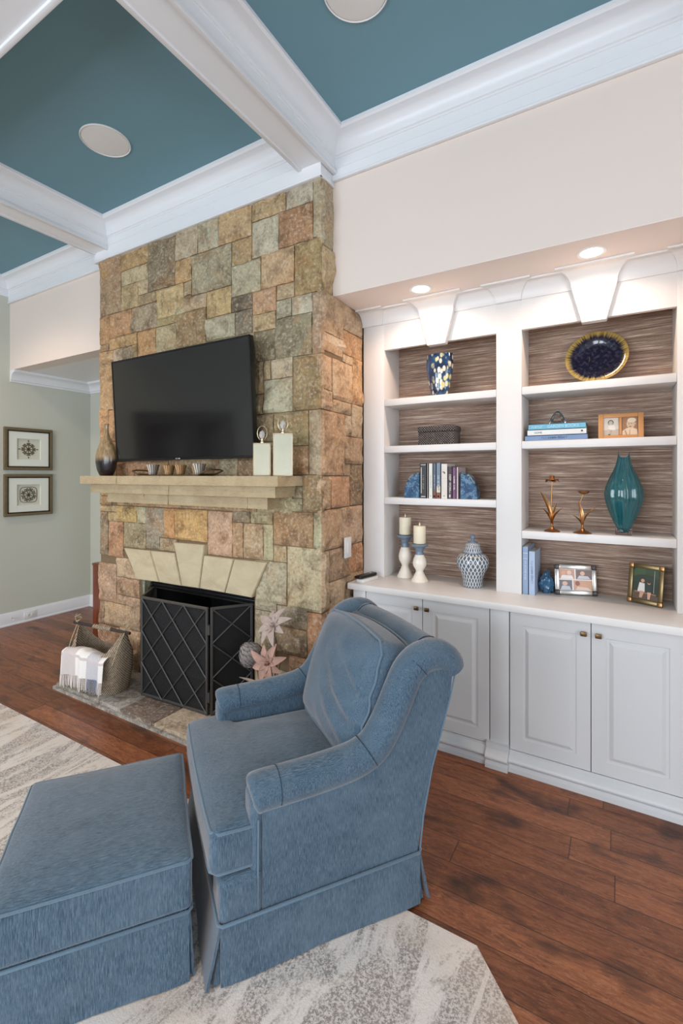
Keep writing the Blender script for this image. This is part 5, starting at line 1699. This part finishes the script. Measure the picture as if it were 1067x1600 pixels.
M_corner = plain('dark_enamel_corner', (66, 58, 58), .3, .4)
def corner_frame(name, loc, rot, fw, fh, b, m_bar, m_corner, lab, shapes, bg):
    f = empty(name, loc, 0, lab, 'photo frame'); f.rotation_euler = rot
    for (a, c, d, e) in ((-fw / 2 + b, fw / 2 - b, 0, b), (-fw / 2 + b, fw / 2 - b, fh - b, fh), (-fw / 2, -fw / 2 + b, b, fh - b), (fw / 2 - b, fw / 2, b, fh - b)):
        bm = nb(); bbox(bm, a + .0004, c - .0004, -.007, .007, d + .0004, e - .0004, .003); obj('frame_bar', bm, m_bar, f, 40)
    for sx in (-1, 1):
        for z0 in (0, fh - b):
            bm = nb(); x0 = -fw / 2 if sx < 0 else fw / 2 - b; bbox(bm, x0, x0 + b, -.0085, .0085, z0, z0 + b, .002); obj('frame_corner', bm, m_corner, f, 40)
    bm = nb(); box(bm, -fw / 2 + .01, fw / 2 - .01, .002, .005, .008, fh - .008); obj('backing', bm, M_black, f, 0)
    bm = nb(); box(bm, -.02, .02, .006, .009, .02, fh * .7, M=Matrix.Translation((0, .004, .0)) @ Matrix.Rotation(math.radians(-20), 4, 'X')); obj('easel_leg', bm, M_black, f, 0)
    p = print_face(fw - 2 * b + .004, fh - 2 * b + .004, shapes, bg, None, f); p.location = (0, .0015, b - .002)
    return f
SK = (214, 160, 130)
mont = []
for (x0, x1, z0, z1, c) in ((-.49, -.02, .53, .97, (196, 150, 128)), (.02, .49, .53, .97, (120, 96, 92)), (-.49, -.10, .03, .48, (110, 104, 112)), (-.06, .49, .03, .48, (206, 158, 128))):
    mont.append(('p', [(x0, z0), (x1, z0), (x1, z1), (x0, z1)], c))
mont += [('e', (-.35, .80, .07, .10), SK), ('e', (-.18, .82, .07, .10), (228, 190, 168)), ('p', [(-.45, .54), (-.05, .54), (-.10, .70), (-.40, .70)], (232, 224, 220)), ('e', (.22, .80, .07, .10), (218, 176, 150)), ('p', [(.05, .55), (.45, .55), (.38, .68), (.12, .70)], (204, 200, 206)),
         ('e', (-.32, .32, .08, .10), (216, 178, 154)), ('p', [(-.46, .04), (-.14, .04), (-.18, .2), (-.40, .22)], (190, 196, 204)), ('e', (.06, .34, .07, .11), (150, 84, 66)), ('e', (.24, .26, .10, .10), SK), ('p', [(.0, .04), (.46, .04), (.36, .16), (.06, .2)], (226, 200, 182))]
corner_frame('photo_frame', (-.205, 2.858, ZCT + .0012), (math.radians(-9), 0, math.radians(19)), .213, .162, .024, M_silver, M_corner, 'silver photo frame with dark corners holding a family photo collage', mont, (236, 226, 220))
swing = [('e', (-.2, .8, .3, .22), (62, 84, 50)), ('e', (.25, .85, .3, .2), (54, 72, 46)), ('e', (.0, .65, .5, .15), (40, 56, 38)), ('p', [(-.5, 0), (.5, 0), (.5, .16), (-.5, .22)], (96, 74, 58)), ('p', [(.30, .25), (.315, .25), (.315, .95), (.30, .95)], (186, 182, 170)),
         ('p', [(-.42, .22), (.40, .18), (.40, .22), (-.42, .26)], (168, 112, 84)), ('e', (-.12, .60, .07, .055), SK), ('e', (.12, .56, .065, .055), SK), ('e', (.12, .585, .075, .05), (60, 40, 32)), ('p', [(-.30, .25), (-.02, .25), (-.04, .52), (-.24, .54)], (228, 226, 222)),
         ('p', [(.02, .25), (.24, .25), (.22, .48), (.06, .50)], (44, 56, 50)), ('p', [(-.22, .06), (-.12, .06), (-.04, .26), (-.2, .28)], (206, 160, 130)), ('p', [(.10, .04), (.18, .04), (.22, .26), (.08, .26)], (214, 168, 138))]
corner_frame('photo_frame', (.108, 2.832, ZCT + .0012), (math.radians(-9), 0, math.radians(-24)), .162, .200, .022, plain('dark_gold_bar', (128, 110, 78), .3, .9, var=.15, sc=50), M_gold, 'gold cornered photo frame with a couple on a garden swing', swing, (36, 50, 34))

# flower-shaped brass candlesticks
for x, y, hgt, big, lab in ((-.315, 2.765, .292, 1, 'taller brass flower candlestick with upright leaves'), (-.168, 2.765, .215, 0, 'shorter brass poppy candlestick with bent stem beside the teal vase')):
    cs = empty('candlestick', (x, y, Z3R), 0, lab, 'candlestick', 'brass flower candlesticks')
    bm = nb(); lathe(bm, [(0, 0), (.040 if big else .044, 0), (.041 if big else .045, .003), (.034, .008), (.014, .016), (.006, .03), (.004, .045)], seg=32); obj('foot', bm, M_gold, cs, 60)
    bm = nb(); top_ = (0, 0, hgt - .02) if big else (.004, 0, hgt - .01)
    tube(bm, [(0, 0, .03), (-.004 if big else -.014, 0, hgt * .45), (-.002 if big else -.012, 0, hgt * .75), top_], .0026, 8); obj('stem', bm, M_gold, cs, 60)
    bm = nb()
    if big: lathe(bm, [(0, hgt - .022), (.012, hgt - .02), (.036, hgt - .010), (.034, hgt - .008), (.012, hgt - .014), (.012, hgt + .008), (.014, hgt + .010), (.009, hgt + .010), (.009, hgt - .01), (0, hgt - .01)], seg=20)
    else: lathe(bm, [(0, hgt - .012), (.02, hgt - .006), (.030, hgt + .006), (.027, hgt + .007), (.014, hgt - .001), (.010, hgt + .004), (0, hgt + .004)], seg=16, cx=.006, sy=.9)
    obj('flower_cup', bm, M_gold, cs, 50)
    if big:
        bm = nb()
        for k in range(5):
            a = 2 * PI * k / 5; petal(bm, V((.01 * math.cos(a), .01 * math.sin(a), hgt - .014)), V((math.cos(a), math.sin(a), -.1)), (0, 0, 1), .030, .011, .3, 5)
        obj('petals', bm, M_gold, cs, 50)
    for (dx, dz, L, wd) in (((-.24, 1, .19, .013), (.14, 1, .12, .010), (.45, 1, .115, .008), (-.40, 1, .10, .008)) if big else ((-.10, 1, .135, .010), (.50, 1, .13, .008), (-.62, 1, .075, .007))):
        bm = nb(); petal(bm, V((0, 0, .035)), V((dx, -.1, dz)), V((-dx * 2 or .1, -.6, .2)), L, wd, .12, 8); obj('leaf', bm, M_gold, cs, 50)

# tall teal glass vase with two pulled points
def teal_mat():
    t = NT('teal_layered_glass', .05, trans=.35, coat=.6, ior=1.45)
    o = t.xyz(t.co()); a = t.math('MULTIPLY', t.math('ARCTAN2', o[1], o[0]), 3.0)
    n = t.noise(t.cxyz(a, 0, t.math('MULTIPLY', o[2], 3)), 1.8, 4, .6, .6)
    return t.base(t.ramp(n, [(.3, lin((18, 62, 72))), (.5, lin((46, 118, 124))), (.64, lin((30, 88, 98))), (.75, lin((140, 186, 182)))])).m
tv_ = empty('tall_vase', (.018, 2.795, Z3R), 0, 'tall ribbed teal glass vase with two pulled points on the lower shelf', 'vase')
bm = nb(); N = 72; rs = []
prof = [(.0, .012), (.018, .014), (.028, .03), (.045, .07), (.064, .12), (.078, .17), (.083, .205), (.078, .245), (.062, .29), (.045, .328), (.034, .36), (.028, .388)]
for r, z in prof:
    if r == 0: rs.append([bm.verts.new((0, 0, z))]); continue
    R = []
    for k in range(N):
        a = 2 * PI * k / N; q = 1 + .045 * math.cos(8 * a + z * 3) + .02 * math.cos(16 * a)
        R.append(bm.verts.new((r * q * math.cos(a), r * q * math.sin(a) * .72, z)))
    rs.append(R)
# rim rises into two points
for lv, (dz, rr_) in enumerate(((.015, .026), (.03, .024))):
    R = []
    for k in range(N):
        a = 2 * PI * k / N; up = abs(math.cos(a)) ** 5
        R.append(bm.verts.new((rr_ * math.cos(a), rr_ * math.sin(a) * .72, .388 + (.004 + up * .019) * (lv + 1))))
    rs.append(R)
for a, b in zip(rs, rs[1:]):
    for k in range(N):
        j = (k + 1) % N
        bm.faces.new([a[0], b[k], b[j]] if len(a) == 1 else [a[k], a[j], b[j], b[k]])
obj('vase_body', bm, teal_mat(), tv_, 60)
bm = nb(); bbox(bm, -.038, .038, -.026, .026, .0, .034, .006, 3); obj('glass_foot', bm, M_glass, tv_, 40)

# upright books and blue agate chunk
G3 = 'pale blue books standing in the lower far bay'
b1 = book((-.4635, 2.742, ZCT), .032, .262, .20, (142, 164, 192), 'taller dusty blue book against the upright', G3, title='~12', tsize=.013, ink=cmat((206, 216, 230)), extra=[(.004, .028, .225, .228, (206, 214, 228)), (.004, .028, .195, .197, (206, 214, 228))])
b2 = book((-.4305, 2.742, ZCT), .034, .238, .19, (172, 190, 216), 'shorter pale blue book beside the taller dusty blue one', G3, title='~13', tsize=.016, ink=cmat((112, 128, 158)))
bm = nb(); bmesh.ops.create_icosphere(bm, subdivisions=4, radius=1)
for v in bm.verts:
    k = 1 + .26 * noise.fractal(v.co * 3.2, 1, 2, 4) + .07 * math.sin(v.co.z * 14 + 4 * v.co.x)
    v.co = V((v.co.x * .040 * k, v.co.y * .045 * k, v.co.z * .062 * k))
    v.co.z = max(v.co.z, -.055)
    v.co.x *= 1 - .5 * max(0, v.co.z / .062)
tag(obj('agate_chunk', bm, M_agate2 if 'M_agate2' in globals() else plain('blue_polished_rock', (58, 98, 130), .15, var=.6, sc=16, coat=.5), None, 50, (-.352, 2.850, ZCT + .0552)), 'knobbly dark blue polished rock bookend against the pale blue books', 'bookend')

# remote control on a white box
wb = tag(obj('small_box', (lambda b: (bbox(b, -.028, .028, -.075, .075, 0, .020, .003), b)[1])(nb()), M_white, None, 30, (-1.352, 2.595, ZCT), (0, 0, math.radians(-10))), 'small flat white box on the counter beside the stone breast', 'box')
rc = empty('remote_control', (-1.362, 2.595, ZCT + .0205), math.radians(-10), 'black remote control resting on the small white box', 'remote')
bm = nb(); rounded(6, .024, .088, .010, .009, None, Matrix.Translation((0, 0, .010)), bm); obj('remote_body', bm, M_black, rc, 50)
for i in range(5):
    for j in (-1, 0, 1):
        pass
bm = nb(); lathe(bm, [(.010, .019), (.010, .0212), (0, .0212)], 0, .045, 0, 20); obj('round_button', bm, M_silver, rc)
